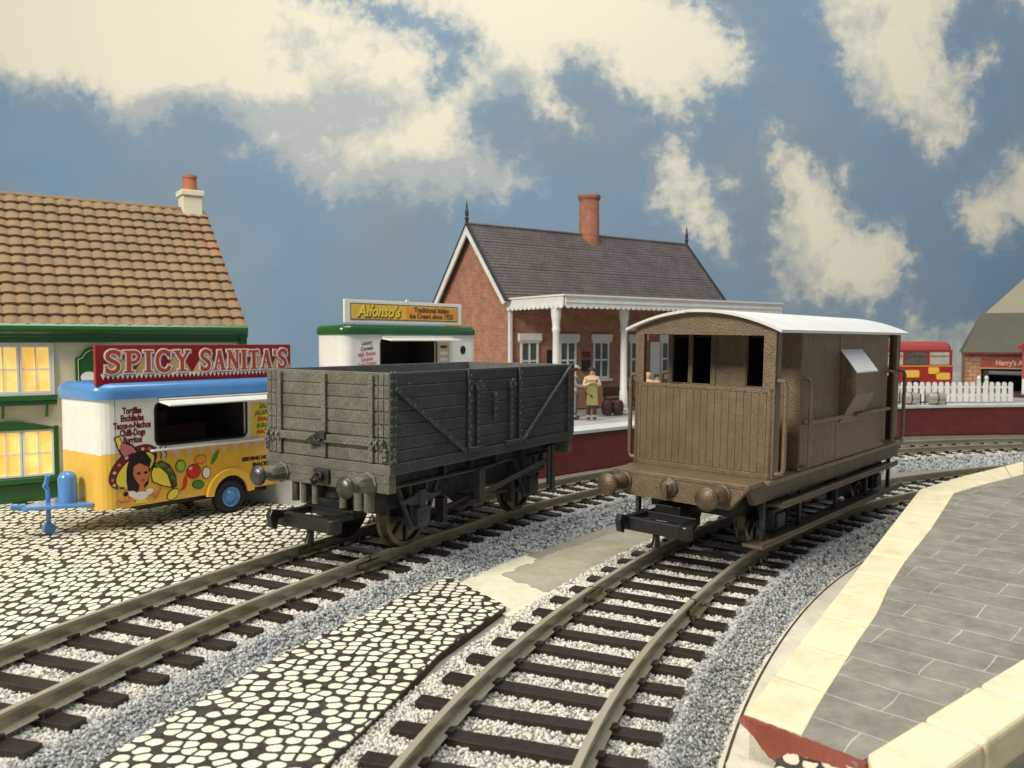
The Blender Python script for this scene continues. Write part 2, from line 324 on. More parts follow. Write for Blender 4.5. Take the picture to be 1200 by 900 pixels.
def ballast(name,C,S,rt,left_s,rbase,s_lo,s_hi,rs0,rs1,density,label):
    # bed
    ss=np.concatenate([[left_s],np.linspace(1.2,-rs0,6),np.linspace(-rs0-.1,-rs1,7)])
    tt=np.arange(s_lo,s_hi,.4); V=[]
    for q in tt:
        p,d=at(C,S,q); n=np.array([-d[1],d[0]])
        for s in ss:
            z=float(profile(np.array(s),rt,left_s,rbase,rs0,rs1))-.03; V.append((*(p+n*s),z))
    m=len(ss); F=[(i*m+k,i*m+k+1,(i+1)*m+k+1,(i+1)*m+k) for i in range(len(tt)-1) for k in range(m-1)]
    nV=len(V); V=np.array(V)
    cols=np.ones((nV,4)); cols[:,:3]=(.34,.33,.29)
    # stones
    n=int((s_hi-s_lo)*(left_s+rs1)*density*1.75)
    u=rng.random(n); near=s_lo+(s_hi-s_lo)*u**1.7
    s=rng.uniform(-rs1-.02,left_s,n)
    px=np.interp(near,S,C[:,0]);py=np.interp(near,S,C[:,1]);qx=np.interp(near+.1,S,C[:,0]);qy=np.interp(near+.1,S,C[:,1])
    d=np.stack([qx-px,qy-py],1);d/=np.linalg.norm(d,axis=1)[:,None]
    X=px-d[:,1]*s;Y=py+d[:,0]*s;Zt=profile(s,rt,left_s,rbase,rs0,rs1)
    dist=np.hypot(X,Y); r=rng.uniform(.018,.033,n)*np.clip(dist/12,.85,2.2)
    Zc=Zt-.014+rng.uniform(-.012,.006,n)
    sc3=rng.uniform(.7,1.25,(n,3)); ang=rng.uniform(0,6.28,n)
    v=iv[None]*(1+rng.uniform(-.22,.22,(n,12,1)))*sc3[:,None]*r[:,None,None]
    c,si=np.cos(ang)[:,None],np.sin(ang)[:,None]
    vx=v[:,:,0]*c-v[:,:,1]*si;vy=v[:,:,0]*si+v[:,:,1]*c;vz=v[:,:,2]
    SV=np.stack([vx+X[:,None],vy+Y[:,None],vz+Zc[:,None]],2).reshape(-1,3)
    SF=(ifc[None]+(np.arange(n)*12)[:,None,None]).reshape(-1,3)+nV
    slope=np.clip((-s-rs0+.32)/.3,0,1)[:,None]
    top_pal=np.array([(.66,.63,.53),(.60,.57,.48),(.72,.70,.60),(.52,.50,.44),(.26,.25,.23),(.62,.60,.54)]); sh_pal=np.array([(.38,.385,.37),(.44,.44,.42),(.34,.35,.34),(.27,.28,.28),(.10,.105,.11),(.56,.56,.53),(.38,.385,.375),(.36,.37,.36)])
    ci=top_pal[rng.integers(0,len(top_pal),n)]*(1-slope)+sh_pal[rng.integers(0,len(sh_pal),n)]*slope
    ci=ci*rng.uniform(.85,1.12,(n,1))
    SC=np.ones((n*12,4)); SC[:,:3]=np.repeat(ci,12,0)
    allV=np.vstack([V,SV]); allC=np.vstack([cols,SC])
    me=bpy.data.meshes.new(name); me.vertices.add(len(allV)); me.vertices.foreach_set('co',allV.ravel())
    nq=len(F); nt=len(SF); loops=np.concatenate([np.array(F).ravel(),SF.ravel()]); me.loops.add(len(loops)); me.loops.foreach_set('vertex_index',loops.astype(np.int32))
    starts=np.concatenate([np.arange(nq)*4,nq*4+np.arange(nt)*3]); me.polygons.add(nq+nt); me.polygons.foreach_set('loop_start',starts.astype(np.int32))
    me.update(calc_edges=True); me.validate()
    ca=me.color_attributes.new('tone','FLOAT_COLOR','POINT'); ca.data.foreach_set('color',allC.ravel())
    me.polygons.foreach_set('use_smooth',[True]*len(me.polygons))
    me.materials.append(mt['ballast'])
    o=bpy.data.objects.new(name,me); col.objects.link(o); o['label']=label; o['category']='ballast'; struct(o,'stuff'); return o
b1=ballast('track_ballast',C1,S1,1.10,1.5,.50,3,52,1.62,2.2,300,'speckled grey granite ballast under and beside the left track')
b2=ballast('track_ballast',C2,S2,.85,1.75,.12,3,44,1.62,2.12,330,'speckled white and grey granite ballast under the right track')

# ------------------------------------------------------------------ tracks
def rail_mb(C,S,off,rt,s0,s1,step=.3):
    K_=.84
    L=offset(C,off); prof=[(-.042,0),(.042,0),(.048,-.012),(.046,-.055),(.016,-.08),(.014,-.205),(.06,-.228),(.105,-.25),(-.105,-.25),(-.06,-.228),(-.014,-.205),(-.016,-.08),(-.046,-.055),(-.048,-.012)]
    SL=S; V=[];q=np.arange(s0,s1,step)
    for s in q:
        p,d=at(L,SL,s); n=np.array([-d[1],d[0]])
        V+=[(*(p+n*a),rt+b*K_) for a,b in prof]
    m=len(prof);F=[(i*m+k,i*m+(k+1)%m,(i+1)*m+(k+1)%m,(i+1)*m+k) for i in range(len(q)-1) for k in range(m)]
    F+=[tuple(range(m)),tuple(range((len(q)-1)*m,len(q)*m))[::-1]]
    mb=MB();mb.add(V,F);return mb
def track(C,S,rt,pitch,half,s0,s1,label,joint):
    T=thing('railway_track',label,'railway track',(0,0,0))
    for o in (.825+.025,-.825-.025): rail_mb(C,S,o,rt,s0,s1).build('rail','rail',T,smooth=True)
    r=random.Random(5); n=0; s=s0
    while s<s1 and n<100:
        p,d=at(C,S,s); nrm=np.array([-d[1],d[0]]); mb=MB()
        R=Matrix.Rotation(math.atan2(nrm[1],nrm[0])+r.uniform(-.012,.012),3,'Z')
        hl=half+r.uniform(-.04,.04); w=.118+r.uniform(-.01,.01)
        def L(v): q=R@Vector(v); return (q.x+p[0],q.y+p[1],q.z)
        # sleeper with slightly irregular top
        k=6; xs=[-hl+2*hl*i/k for i in range(k+1)]; vs=[];fs=[]
        for x in xs:
            z=rt-.222+r.uniform(-.006,.006)
            vs+=[L((x,-w-.01,rt-.42)),L((x,-w,z)),L((x,w,z)),L((x,w+.01,rt-.42))]
        for i in range(k):
            for j in range(3): fs.append((i*4+j,i*4+j+1,i*4+5+j,i*4+4+j))
        fs+=[(0,1,2,3),(k*4+3,k*4+2,k*4+1,k*4)]
        mb.add(vs,fs)
        for sx in (-.855,.855):           # moulded rail chairs
            for q in (-1,1):
                x0=sx+q*.10
                c=[L(v) for v in ((x0-.055,-.085,rt-.222),(x0+.055,-.085,rt-.222),(x0+.055,.085,rt-.222),(x0-.055,.085,rt-.222),(x0-.05,-.07,rt-.222+.065),(x0+.03,-.07,rt-.222+.045),(x0+.03,.07,rt-.222+.045),(x0-.05,.07,rt-.222+.065))]
                mb.add(c,[(0,3,2,1),(4,5,6,7),(0,1,5,4),(1,2,6,5),(2,3,7,6),(3,0,4,7)])
        mb.build('sleeper','sleeper',T); s+=pitch; n+=1
    for o,sj in joint:
        p,d=at(offset(C,o),S,sj); mb=MB(); n2=np.array([-d[1],d[0]])
        for q in (-1,1):
            a=p+n2*q*.05-d*.33; b=p+n2*q*.05+d*.33
            mb.bar((*a,rt-.135),(*b,rt-.135),.035,.12)
            a=p+n2*q*.11-d*.33; b=p+n2*q*.11+d*.33; mb.bar((*a,rt-.197),(*b,rt-.197),.12,.03)
        mb.build('rail_joiner','plate',T,bevel=.006)
        mb=MB();mb.bar((*(p-d*.015),rt-.032),(*(p+d*.015),rt-.032),.10,.075);mb.build('joint_gap','shadow',T)
    return T
track(C1,S1,1.10,.64,1.42,3.4,60,'straight-looking left track carrying the grey open wagon',[(.855,12.95),(-.855,12.6)])
track(C2,S2,.85,.70,1.46,3.0,55,'curving right track carrying the brown brake van',[(.855,11.6),(-.855,11.75)])
#@@OBJECTS
# ------------------------------------------------------------------ near platform (right foreground)
def ramp_z(x,y):
    s=((x-2.645)*7.004+(y-9.247)*10.22)/(7.004**2+10.22**2); return .75+.75*min(max(s,-.4),1)
def plane_poly(mb,poly,th,lift=0,cut=None):
    n=len(poly); top=[(x,y,ramp_z(x,y)+lift) for x,y in poly]; bot=[(x,y,(ramp_z(x,y)+lift-th)) for x,y in poly]
    tri=tessellate_polygon([[Vector((p[0],p[1],0)) for p in poly]])
    f=[tuple(q) for q in tri]+[tuple(i+n for i in reversed(q)) for q in tri]+[(i,(i+1)%n,(i+1)%n+n,i+n) for i in range(n)]
    return mb.add(top+bot,f)
NP=thing('station_platform','grey paved platform end ramp with cream edging stones at lower right','platform',(0,0,0))
outer=[(2.645,9.247),(9.649,19.467)]; ud=np.array([7.004,10.22]);ud/=np.linalg.norm(ud); pr=np.array([ud[1],-ud[0]])
inner=[(3.13,8.75),(3.58,9.46),(4.16,10.29),(4.79,11.22),(5.35,11.98),(5.97,13.0),(6.84,14.28),(8.31,16.26),(10.23,19.03)]
def lerp(a,b,q): return (a[0]+(b[0]-a[0])*q,a[1]+(b[1]-a[1])*q)
iS=[math.dist(inner[0],p) for p in inner]
def inner_at(q):
    s=q*iS[-1]; return (float(np.interp(s,iS,[p[0] for p in inner])),float(np.interp(s,iS,[p[1] for p in inner])))
mb=MB(); nst=11; g=.004
for i in range(nst):
    q0,q1=i/nst+g*.4,(i+1)/nst-g*.4
    a,b=lerp(*outer,q0),lerp(*outer,q1); m1=inner_at(q1);m0=inner_at(q0)
    plane_poly(mb,[a,b,m1,inner_at((q0+q1)/2),m0],.16,.016)
fo=[(9.649,19.467),(11.6,21.3),(14.954,24.078),(20,27.6),(26,30.6)]; fi=[(10.23,19.03),(11.6,20.2),(13.51,21.74),(19.3,26.1),(25.5,29.3)]
for i in range(4):
    for k in range(3):
        a=lerp(fo[i],fo[i+1],k/3+.006);b=lerp(fo[i],fo[i+1],(k+1)/3-.006);c=lerp(fi[i],fi[i+1],(k+1)/3-.006);d=lerp(fi[i],fi[i+1],k/3+.006)
        plane_poly(mb,[a,b,c,d],.16,.016)
mb.build('edging','cream',NP,bevel=.018)
# second row of raised stones on the far side of the ramp
u2=np.array([.814,.581]); w2=np.array([.581,-.814]); o2=np.array([3.50,8.2])
mb=MB()
for i in range(9):
    s0,s1=i*1.25-.0+.008,(i+1)*1.25-.008
    P=[o2+u2*s0,o2+u2*s1,o2+u2*s1+w2*.66,o2+u2*s0+w2*.66]
    if i==0: P=[o2+u2*.16,o2+u2*s1,o2+u2*s1+w2*.66,o2+u2*-.05+w2*.66,o2+u2*-.05+w2*.2]
    plane_poly(mb,[tuple(p) for p in P],.46,.07)
mb.build('edging','cream',NP,bevel=.07,seg=3)['label']='thick rounded cream edging of the far side'
# paving
pav=[(2.66,9.24)]+[lerp(*outer,.03+.94*i/8) for i in range(9)]+[(9.62,19.43)]+[(x-.03,y-.03) for x,y in fo[:]]+[(30,30),(30,14)]+[tuple(o2+u2*11.2),tuple(o2+u2*.1)]
pav2=inner[:]+fi[1:]+[(30,29),(30,17)]+[tuple(o2+u2*11.3),tuple(o2+u2*.0)]
t=NT('grey paving slabs'); v=t.mapping((1,1,1),(0,0,math.radians(44)))
d=t.n('ShaderNodeTexNoise'); d.inputs['Scale'].default_value=1.5; t.l(v,d.inputs['Vector']); va=t.n('ShaderNodeVectorMath',operation='MULTIPLY_ADD'); t.l(d.outputs['Color'],va.inputs[0]); va.inputs[1].default_value=(.09,.09,0); t.l(v,va.inputs[2])
b=t.n('ShaderNodeTexBrick'); b.inputs['Scale'].default_value=1; b.inputs['Brick Width'].default_value=1.38; b.inputs['Row Height'].default_value=.60; b.inputs['Mortar Size'].default_value=.013; b.inputs['Mortar Smooth'].default_value=.6; b.offset=.42
b.inputs['Color1'].default_value=(.262,.247,.198,1); b.inputs['Color2'].default_value=(.228,.214,.172,1); b.inputs['Mortar'].default_value=(.46,.44,.36,1); t.l(va.outputs[0],b.inputs['Vector'])
k=t.mix(.35,b.outputs['Color'],t.mix(t.ramp(t.noise(2.5,6,.7),[(.3,0.),(.7,1.)]),(.1,)*3,(.9,)*3),'OVERLAY')
k=t.mix(t.math('MULTIPLY',t.ramp(t.noise(22,4,.8),[(.6,0),(.75,1)]),.35),k,(.45,.42,.33)); k=t.mix(t.math('MULTIPLY',t.ramp(t.noise(1.4,7,.75),[(.5,0),(.7,1)]),.25),k,(.15,.145,.125)); k=t.mix(t.ramp(t.noise(13,3,.5),[(.755,0),(.765,1)]),k,(.62,.60,.52))
t.base(k); t.b.inputs['Specular IOR Level'].default_value=.3; t.b.inputs['Roughness'].default_value=.6; t.bump(t.math('ADD',t.math('MULTIPLY',t.noise(16,5,.7),.6),t.math('MULTIPLY',b.outputs['Fac'],-.5)),.5,.03); mt['paving']=t.m
# top surface: ramp part and level part
mb=MB()
ramp_part=inner+[(10.5,18.6),tuple(o2+u2*9.6),tuple(o2+u2*.0)]
plane_poly(mb,pav2,.05,0); 
mb.build('paving','paving',NP)
mb=MB(); body=[(2.70,9.22),(9.66,19.38)]+[(x+.03,y-.06) for x,y in fo[1:]]+[(30,30),(30,14),tuple(o2+u2*11.2+w2*.5),tuple(o2+w2*.5)]
n=len(body); top=[(x,y,ramp_z(x,y)-.06) for x,y in body]; bot=[(x,y,.05) for x,y in body]
tri=tessellate_polygon([[Vector((p[0],p[1],0)) for p in body]])
mb.add(top+bot,[tuple(q) for q in tri]+[tuple(i+n for i in reversed(q)) for q in tri]+[(i,(i+1)%n,(i+1)%n+n,i+n) for i in range(n)])
mb.build('body','plaster',NP)
# red painted lip with its ragged lower edge on the sloping front
A=np.array([2.63,9.235]);B=np.array([3.60,8.20]); dr=(B-A);Ld=np.linalg.norm(dr);dr/=Ld; nr=np.array([-dr[1],dr[0]])*-1
rr=random.Random(4); up=[];dn=[]
for i in range(31):
    q=i/30; p=A+dr*Ld*q; z=ramp_z(*p)+.012; dp=float(np.interp(q,[0,.06,.12,.20,.28,.36,.45,.62,.8,1],[.06,.11,.13,.26,.33,.28,.17,.14,.13,.12]))+rr.uniform(-.012,.012)
    up.append((p,z+rr.uniform(-.01,.008)));dn.append((p,z-dp))
mb=MB(); V=[];off=np.array([-.04,-.04])
for (p,z),(p2,z2) in zip(up,dn): V+=[(*(p+off),z),(*(p2+off*1.6),z2),(*(p+dr*0-off*.3),z),(*(p2-off*.3),z2)]
F=[]
for i in range(30):
    a=i*4;F+=[(a,a+1,a+5,a+4),(a+2,a+6,a+7,a+3),(a,a+4,a+6,a+2),(a+1,a+3,a+7,a+5)]
F+=[(0,2,3,1),(120,121,123,122)]
mb.add(V,F);mb.build('red_lip','red',NP)
mb=MB(); mb.prism(ragged([(2.50,9.15),(3.0,8.75),(3.7,7.9),(4.6,7.3),(3.2,6.5),(1.9,7.2),(2.1,8.4)],.03),.22,'z',.13); struct(mb.build('plaster_ground','plaster'))
mb=MB(); mb.prism([(-.05,-.05),(.10,.10),(.2,.20),(.32,.17),(.5,.12),(.72,.08),(.9,-.3),(-.1,-.3)],.012,'z',0); o=mb.build('cobble_scrap','cobS'); o.location=(2.93,8.78,.50); o.rotation_euler=(PI/2-.25,0,math.atan2(B[1]-A[1],B[0]-A[0])); o.scale=(1,1,1); tag(o,'small scrap of cobble print under the red front lip of the platform','cobbled scrap')
# pale curved board between the ballast and the platform
e1=[tuple(p) for p in offset(C2,-2.04) if 6<p[1]<23][::3]; e2=[tuple(p) for p in offset(C2,-3.7) if 6<p[1]<23][::3][::-1]
mb=MB();mb.prism(e1+e2,.045,'z',.125);struct(mb.build('plaster_verge','plaster'))
mb=MB();mb.tube([(p[0],p[1],.17) for p in offset(C2,-2.12) if 6<p[1]<20][::2],.018,6);tag(mb.build('underlay_edge','card'),'thin brown line along the foot of the right track ballast','underlay edge')

# ------------------------------------------------------------------ grey open wagon
yaw=.567; WX=6.68; WY=3.12
W=thing('open_wagon','weathered grey seven plank open wagon on the left track','railway wagon',(-2.124,14.244,1.10),yaw=yaw,lean=.008)
ZT=3.36; ZF=1.765; PH=(ZT-ZF)/7
def planks_side(y0,y1,outer,cl,xr,mat,name):
    mb=MB(); r=random.Random(3)
    for i in range(7):
        z0=ZF+i*PH; dz=.012
        for a,b in xr:
            e=r.uniform(-.004,.004); mb.box(a,b,(y0 if outer<0 else y0)+e*(outer<0),y1+e*(outer>0),z0+dz,z0+PH-dz)
    return mb.build(name,mat,W,bevel=.012)
def rivets(mb,pts,ax,r=.028):
    for p in pts: mb.lathe(p,ax,[(-.012,r),(.006,r*.95),(.016,r*.55),(.018,.001)],6)
# right side (faces viewer)
planks_side(.02,.10,-1,0,[(.12,2.28),(2.44,4.16),(4.32,WX-.12)],'grey','side_planks')
planks_side(WY-.10,WY-.02,1,0,[(.12,WX-.12)],'grey','side_planks')
mb=MB();mb.box(.04,WX-.04,.045,.085,ZF,ZT-.01);mb.box(.04,WX-.04,.02,.10,ZT-.03,ZT);mb.build('side_panel','grey',W)
mb=MB();mb.box(.04,WX-.04,WY-.085,WY-.045,ZF,ZT-.01);mb.box(.04,WX-.04,WY-.10,WY-.02,ZT-.03,ZT);mb.build('side_panel','greyin',W)
mb=MB();mb.box(.09,WX-.09,.086,.13,ZF,ZT-.02);mb.box(.09,WX-.09,WY-.13,WY-.086,ZF,ZT-.02);mb.box(.1,.15,.13,WY-.13,ZF,ZT-.02);mb.box(WX-.15,WX-.1,.13,WY-.13,ZF,ZT-.02);mb.box(.1,WX-.1,.12,WY-.12,ZF+.02,ZF+.08)
mb.build('inner_lining','greyin',W)
# ends
for side in (0,1):
    r=random.Random(9); mb=MB()
    for i in range(7):
        z0=ZF+i*PH; e=r.uniform(-.004,.004)
        x0,x1=(.02+e,.10) if side==0 else (WX-.10,WX-.02+e)
        mb.box(x0,x1,.40,WY-.40,z0+.010,z0+PH-.010)
        for a,b in ((.02,.14),(.155,.27),(.285,.385)):
            mb.box(x0-.006*(side==0),x1,a,b,z0+.014,z0+PH-.014); mb.box(x0-.006*(side==0),x1,WY-b,WY-a,z0+.014,z0+PH-.014)
    mb.build('end_planks','greylit',W,bevel=.012)
    mb=MB();x0,x1=(.045,.085) if side==0 else (WX-.085,WX-.045); mb.box(x0,x1,.04,WY-.04,ZF,ZT-.008);xa,xb=(.0,.12) if side==0 else (WX-.12,WX);mb.box(xa+.02,xb-.02,.02,WY-.02,ZT-.035,ZT+.002);mb.build('end_panel','greylit',W)
# end straps, bar and fittings
for Y0 in (.36,1.50,2.66):
    mb=MB(); mb.box(-.045,.03,Y0,Y0+.10,ZF+.02,ZT-.05); rivets(mb,[(-.045,Y0+.05,ZF+.12+i*.135) for i in range(11)],(-1,0,0)); mb.build('end_strap','greylit',W,bevel=.008)
mb=MB(); mb.box(-.075,.02,.30,2.80,2.07,2.21); rivets(mb,[(-.075,.5+i*.3,2.14) for i in range(8)],(-1,0,0),.026); mb.build('end_bar','greylit',W,bevel=.022)
for yy in (.12,.24,.36,2.70,2.84,2.98):
    mb=MB(); mb.cyl((-.085,yy-.03,2.14),(0,1,0),.04,.055,8)
    mb.cyl((-.06,yy,2.02),(0,0,1),.03,.2,6); mb.build('hinge','greylit',W,bevel=.006)
mb=MB()
for zz in (1.86,1.94,2.02): mb.cyl((-.03,.06,zz),(-1,0,0),.035,.05,6); mb.cyl((.1,-.03,zz),(0,1,0),.035,.05,6); mb.cyl((-.03,WY-.06,zz),(-1,0,0),.035,.05,6)
mb.cyl((-.05,.13,1.80),(0,0,1),.03,.14,6)
mb.build('hinge','greylit',W,bevel=.006)
mb=MB(); mb.box(-.13,.0,1.44,1.68,2.13,2.26); mb.add([(-.08,1.70,2.20),(-.08,1.96,2.06),(-.08,1.90,2.02),(-.08,1.60,2.08),(-.16,1.70,2.20),(-.16,1.96,2.06),(-.16,1.90,2.02),(-.16,1.60,2.08)],[(0,1,2,3),(7,6,5,4),(0,4,5,1),(1,5,6,2),(2,6,7,3),(3,7,4,0)]); mb.cyl((-.1,1.56,2.10),(-1,0,0),.045,.07,8); mb.build('lamp_bracket','underframe',W,bevel=.015)
# corner plates
for x0,x1 in ((-.005,.19),(WX-.30,WX+.005)):
    mb=MB(); mb.box(x0,x1,-.015,.03,ZF-.05,ZT+.004); rivets(mb,[(x0+.05,-.015,ZF+.05+i*.155) for i in range(11)],(0,-1,0)); rivets(mb,[(x1-.05,-.015,ZF+.05+i*.155) for i in range(11)],(0,-1,0)); mb.build('corner_plate','grey',W,bevel=.008)
# side straps
for X0 in (2.30,4.18):
    mb=MB(); mb.box(X0,X0+.12,-.035,.03,ZF+.0,ZT+.01); rivets(mb,[(X0+.03+.06*(i%2),-.035,ZF+.1+i*.125) for i in range(12)],(0,-1,0)); mb.box(X0-.02,X0+.5,-.07,.02,ZF-.02,ZF+.06) if X0<3 else mb.box(X0-.55,X0+.1,-.07,.02,ZF-.02,ZF+.06); mb.build('side_strap','grey',W,bevel=.008)
for X0 in (2.60,3.82):
    mb=MB(); mb.box(X0,X0+.13,-.03,.03,ZF+.05,ZT-.33); rivets(mb,[(X0+.065,-.03,ZF+.14+i*.13) for i in range(9)],(0,-1,0)); mb.box(X0-.05,X0+.18,-.05,.03,ZT-.40,ZT-.29); mb.cyl((X0+.065,-.03,ZT-.27),(0,-1,0),.045,.05,8); mb.cyl((X0-.02,-.05,ZT-.36),(0,-1,0),.03,.03,6); mb.cyl((X0+.15,-.05,ZT-.36),(0,-1,0),.03,.03,6); mb.build('door_strap','grey',W,bevel=.01)
mb=MB(); mb.box(3.22,3.35,-.02,.03,ZF+.52,ZT-.50); rivets(mb,[(3.285,-.02,ZF+.62+i*.14) for i in range(4)],(0,-1,0)); mb.build('door_plate','grey',W,bevel=.008)
for a,b in (((.12,-.02,ZT-.27),(2.22,-.02,ZF-.0)),((6.5,-.02,ZT-.03),(4.36,-.02,ZF+.0))):
    mb=MB(); mb.bar(a,b,.06,.085,(0,0,1)); rivets(mb,[tuple(Vector(a).lerp(Vector(b),(i+.5)/10)+Vector((0,-.03,0))) for i in range(10)],(0,-1,0),.02); mb.build('diagonal_brace','grey',W,bevel=.008)
# floor edge and headstocks
mb=MB(); mb.box(0,WX,0,WY,1.573,ZF-.006); mb.build('floor','greylit',W,bevel=.012)
mb=MB(); mb.box(.07,WX-.07,-.012,0.02,1.575,ZF-.002); mb.build('floor_edge','grey',W)
for x0 in (.01,WX-.21):
    mb=MB(); mb.box(x0,x0+.2,.03,WY-.03,1.415,1.567); mb.box(x0,x0+.2,.03,WY-.03,1.25,1.408); mb.build('headstock','greylit',W,bevel=.010)
mb=MB(); 
for y in (.38,WY-.46): mb.box(.22,WX-.22,y,y+.08,1.27,1.57)
mb.box(.22,WX-.22,.34,.40,1.27,1.31)
for x in (.5,1.9,2.8,3.7,4.8,6.1): mb.box(x,x+.07,.25,.46,1.32,1.57)
mb.build('solebar','underframe',W,bevel=.01)
mb=MB(); mb.tube([(.22,.25,1.285),(3.4,.25,1.285),(4.2,.25,1.36)],.025,6); mb.build('truss_rod','guard',W,smooth=True)
mb=MB(); mb.box(.3,WX-.3,.62,WY-.62,.78,1.5); mb.build('underside_filler','underframe',W,bevel=.03)  # added block, closes the see-through underframe so the underside stays dark
def buffers(T,pos,z,X,R,body,head,sq=False):
    for y in pos:
        mb=MB(); mb.lathe((X,y,z),(-1,0,0),[(0,.20),(.04,.20),(.05,.17),(.26,.155),(.34,.13),(.345,.09)],8 if not sq else 16)
        mb.cyl((X-.3,y,z),(-1,0,0),.075,.28,10)
        h=mb.build('buffer',body,T,smooth=sq,bevel=0)
        mb=MB(); mb.lathe((X-.56,y,z),(-1,0,0),[(0,R*.6),(.0,R*.96),(.03,R),(.06,R*.95),(.10,R*.72),(.125,R*.4),(.135,.002)],24); mb.build('buffer_head',head,h,smooth=True)
buffers(W,(.49,2.68),1.41,.01,.195,'greylit','buffer')
for y in (.49,2.68):
    pass
mb=MB(); mb.box(-.05,.02,1.42,1.80,1.30,1.56); mb.cyl((-.03,1.61,1.44),(-1,0,0),.09,.10,12); mb.tube([(-.08,1.61,1.47),(-.22,1.60,1.50),(-.30,1.60,1.42),(-.26,1.60,1.33),(-.16,1.6,1.35)],.035,8); mb.build('drawhook','underframe',W,bevel=.01)
def coupling(T,yc,z,X,X0):
    """tension lock coupling reaching from X0 (under the floor) to the bar at X"""
    mb=MB(); mb.box(X0,X0+1.1,yc-.28,yc+.28,z+.10,z+.30); mb.box(X+.1,X0+.2,yc-.62,yc-.50,z-.02,z+.12); mb.box(X+.1,X0+.2,yc+.50,yc+.62,z-.02,z+.12); mb.box(X0-.02,X0+.12,yc-.62,yc+.62,z-.02,z+.14)
    c=mb.build('coupling','black',T,bevel=.02)
    mb=MB(); mb.box(X-.06,X+.08,yc-.78,yc+.72,z-.13,z+.13); mb.lathe((X+.01,yc-.78,z-.13),(0,0,1),[(0,.13),(.26,.13)],16); mb.build('coupling_bar','black',c,bevel=.025)
    mb=MB(); mb.prism([(X0+.1,z+.12),(X-.05,z+.15),(X-.30,z+.22),(X-.36,z+.10),(X-.30,z-.12),(X-.20,z-.16),(X-.16,z+.02),(X+.1,z+.05),(X0+.1,z+.04)],.12,'y',yc+.42); mb.build('coupling_hook','black',c,bevel=.015)
    mb=MB(); mb.tube([(X+.12,yc-.1,z),(X+.1,yc-.1,z-.25),(X+.06,yc-.1,z-.40)],[.06,.07,.09],10); mb.build('coupling_dropper','black',c,smooth=True)
coupling(W,1.62,.68,-.50,.15)
coupling(W,1.60,.70,WX+.48,WX-.3) if False else None
for y in (.62,.86,1.25,1.95,2.25,2.48):
    mb=MB(); mb.cyl((.16,y,.86),(0,0,1),.10 if y in(.62,.86) else .075,.40,10); mb.build('underframe_post','greylit',W,smooth=True)
def wheelset(T,X,yc,g=.74,r=.61,mat='steel'):
    mb=MB(); mb.cyl((X,yc-1.05,r),(0,1,0),.07,2.1,10); w=mb.build('wheelset','underframe',T,smooth=True)
    for s in (-1,1):
        y=yc+s*g
        mb=MB(); mb.lathe((X,y-s*.06,r),(0,s,0),[(0,r-.10),(0,r+.055),(.03,r+.06),(.05,r+.01),(.20,r-.008),(.21,r-.09),(.15,r-.11),(.15,.001)],40); mb.build('wheel_tyre',mat,w,smooth=True)
        mb=MB(); mb.lathe((X,y-s*.0,r),(0,s,0),[(0,.2),(.0,r-.07),(.07,r-.075),(.08,.25),(.14,.16),(.15,.001)],32)
        for k in range(8):
            a=k*PI/4; mb.bar((X+.12*math.cos(a),y+s*.11,r+.12*math.sin(a)),(X+(r-.1)*math.cos(a),y+s*.10,r+(r-.1)*math.sin(a)),.06,.05,(0,1,0))
        mb.build('wheel_disc','underframe',w,smooth=True)
def w_iron(T,X,y,r=.61,mat='guard',spring=True):
    mb=MB()
    for s in (-1,1):
        mb.bar((X+s*.62,y,1.30),(X+s*.20,y,.42),.05,.10,(0,1,0)); mb.bar((X+s*.25,y,1.30),(X+s*.17,y,.42),.05,.07,(0,1,0))
    mb.bar((X-.24,y,.40),(X+.24,y,.40),.06,.07,(0,1,0)); g=mb.build('axle_guard',mat,T,bevel=.01)
    mb=MB(); mb.box(X-.17,X+.17,y-.17,y+.02,.44,.80); mb.box(X-.12,X+.12,y-.21,y-.15,.50,.70); mb.cyl((X,y-.2,.60),(0,-1,0),.07,.04,10); mb.build('axlebox',mat,g,bevel=.025)
    if spring:
        mb=MB()
        for k in range(5):
            h=.60-.10*k; pts=[(X-h,y-.08,1.12-.0*k-(.0)),(X,y-.08,.86+.045*k-.0),(X+h,y-.08,1.12)]
            mb.tube([(X-h,y-.08,.98+.035*k+.12*(h/.6)**2-.12),(X-h/2,y-.08,.90+.04*k),(X,y-.08,.86+.045*k),(X+h/2,y-.08,.90+.04*k),(X+h,y-.08,.98+.035*k+.12*(h/.6)**2-.12)],.028,5)
        mb.box(X-.08,X+.08,y-.14,y-.02,.80,1.12); mb.build('leaf_spring',mat,g)
for X in (1.28,5.30):
    wheelset(W,X,WY/2); w_iron(W,X,.42); w_iron(W,X,WY-.42)
mb=MB(); mb.bar((3.05,.16,.78),(5.75,.12,1.20),.05,.11); mb.box(2.95,3.15,.14,.30,.66,1.3); mb.build('brake_lever','guard',W,bevel=.015)
mb=MB(); mb.box(5.78,5.92,.06,.14,.45,1.5); mb.box(5.6,5.7,.06,.12,.60,1.5); mb.build('lever_guard','guard',W,bevel=.01)
mb=MB(); mb.bar((3.1,.42,.75),(2.0,.42,.60),.05,.08); mb.bar((3.1,.42,.75),(4.6,.42,.58),.05,.08); mb.bar((3.05,.3,.68),(3.05,1.2,.68),.09,.09); mb.box(1.98,2.12,.34,.56,.35,.85); mb.box(4.45,4.6,.34,.56,.35,.85); mb.build('brake_rigging','underframe',W,bevel=.012)
buffers_far=None

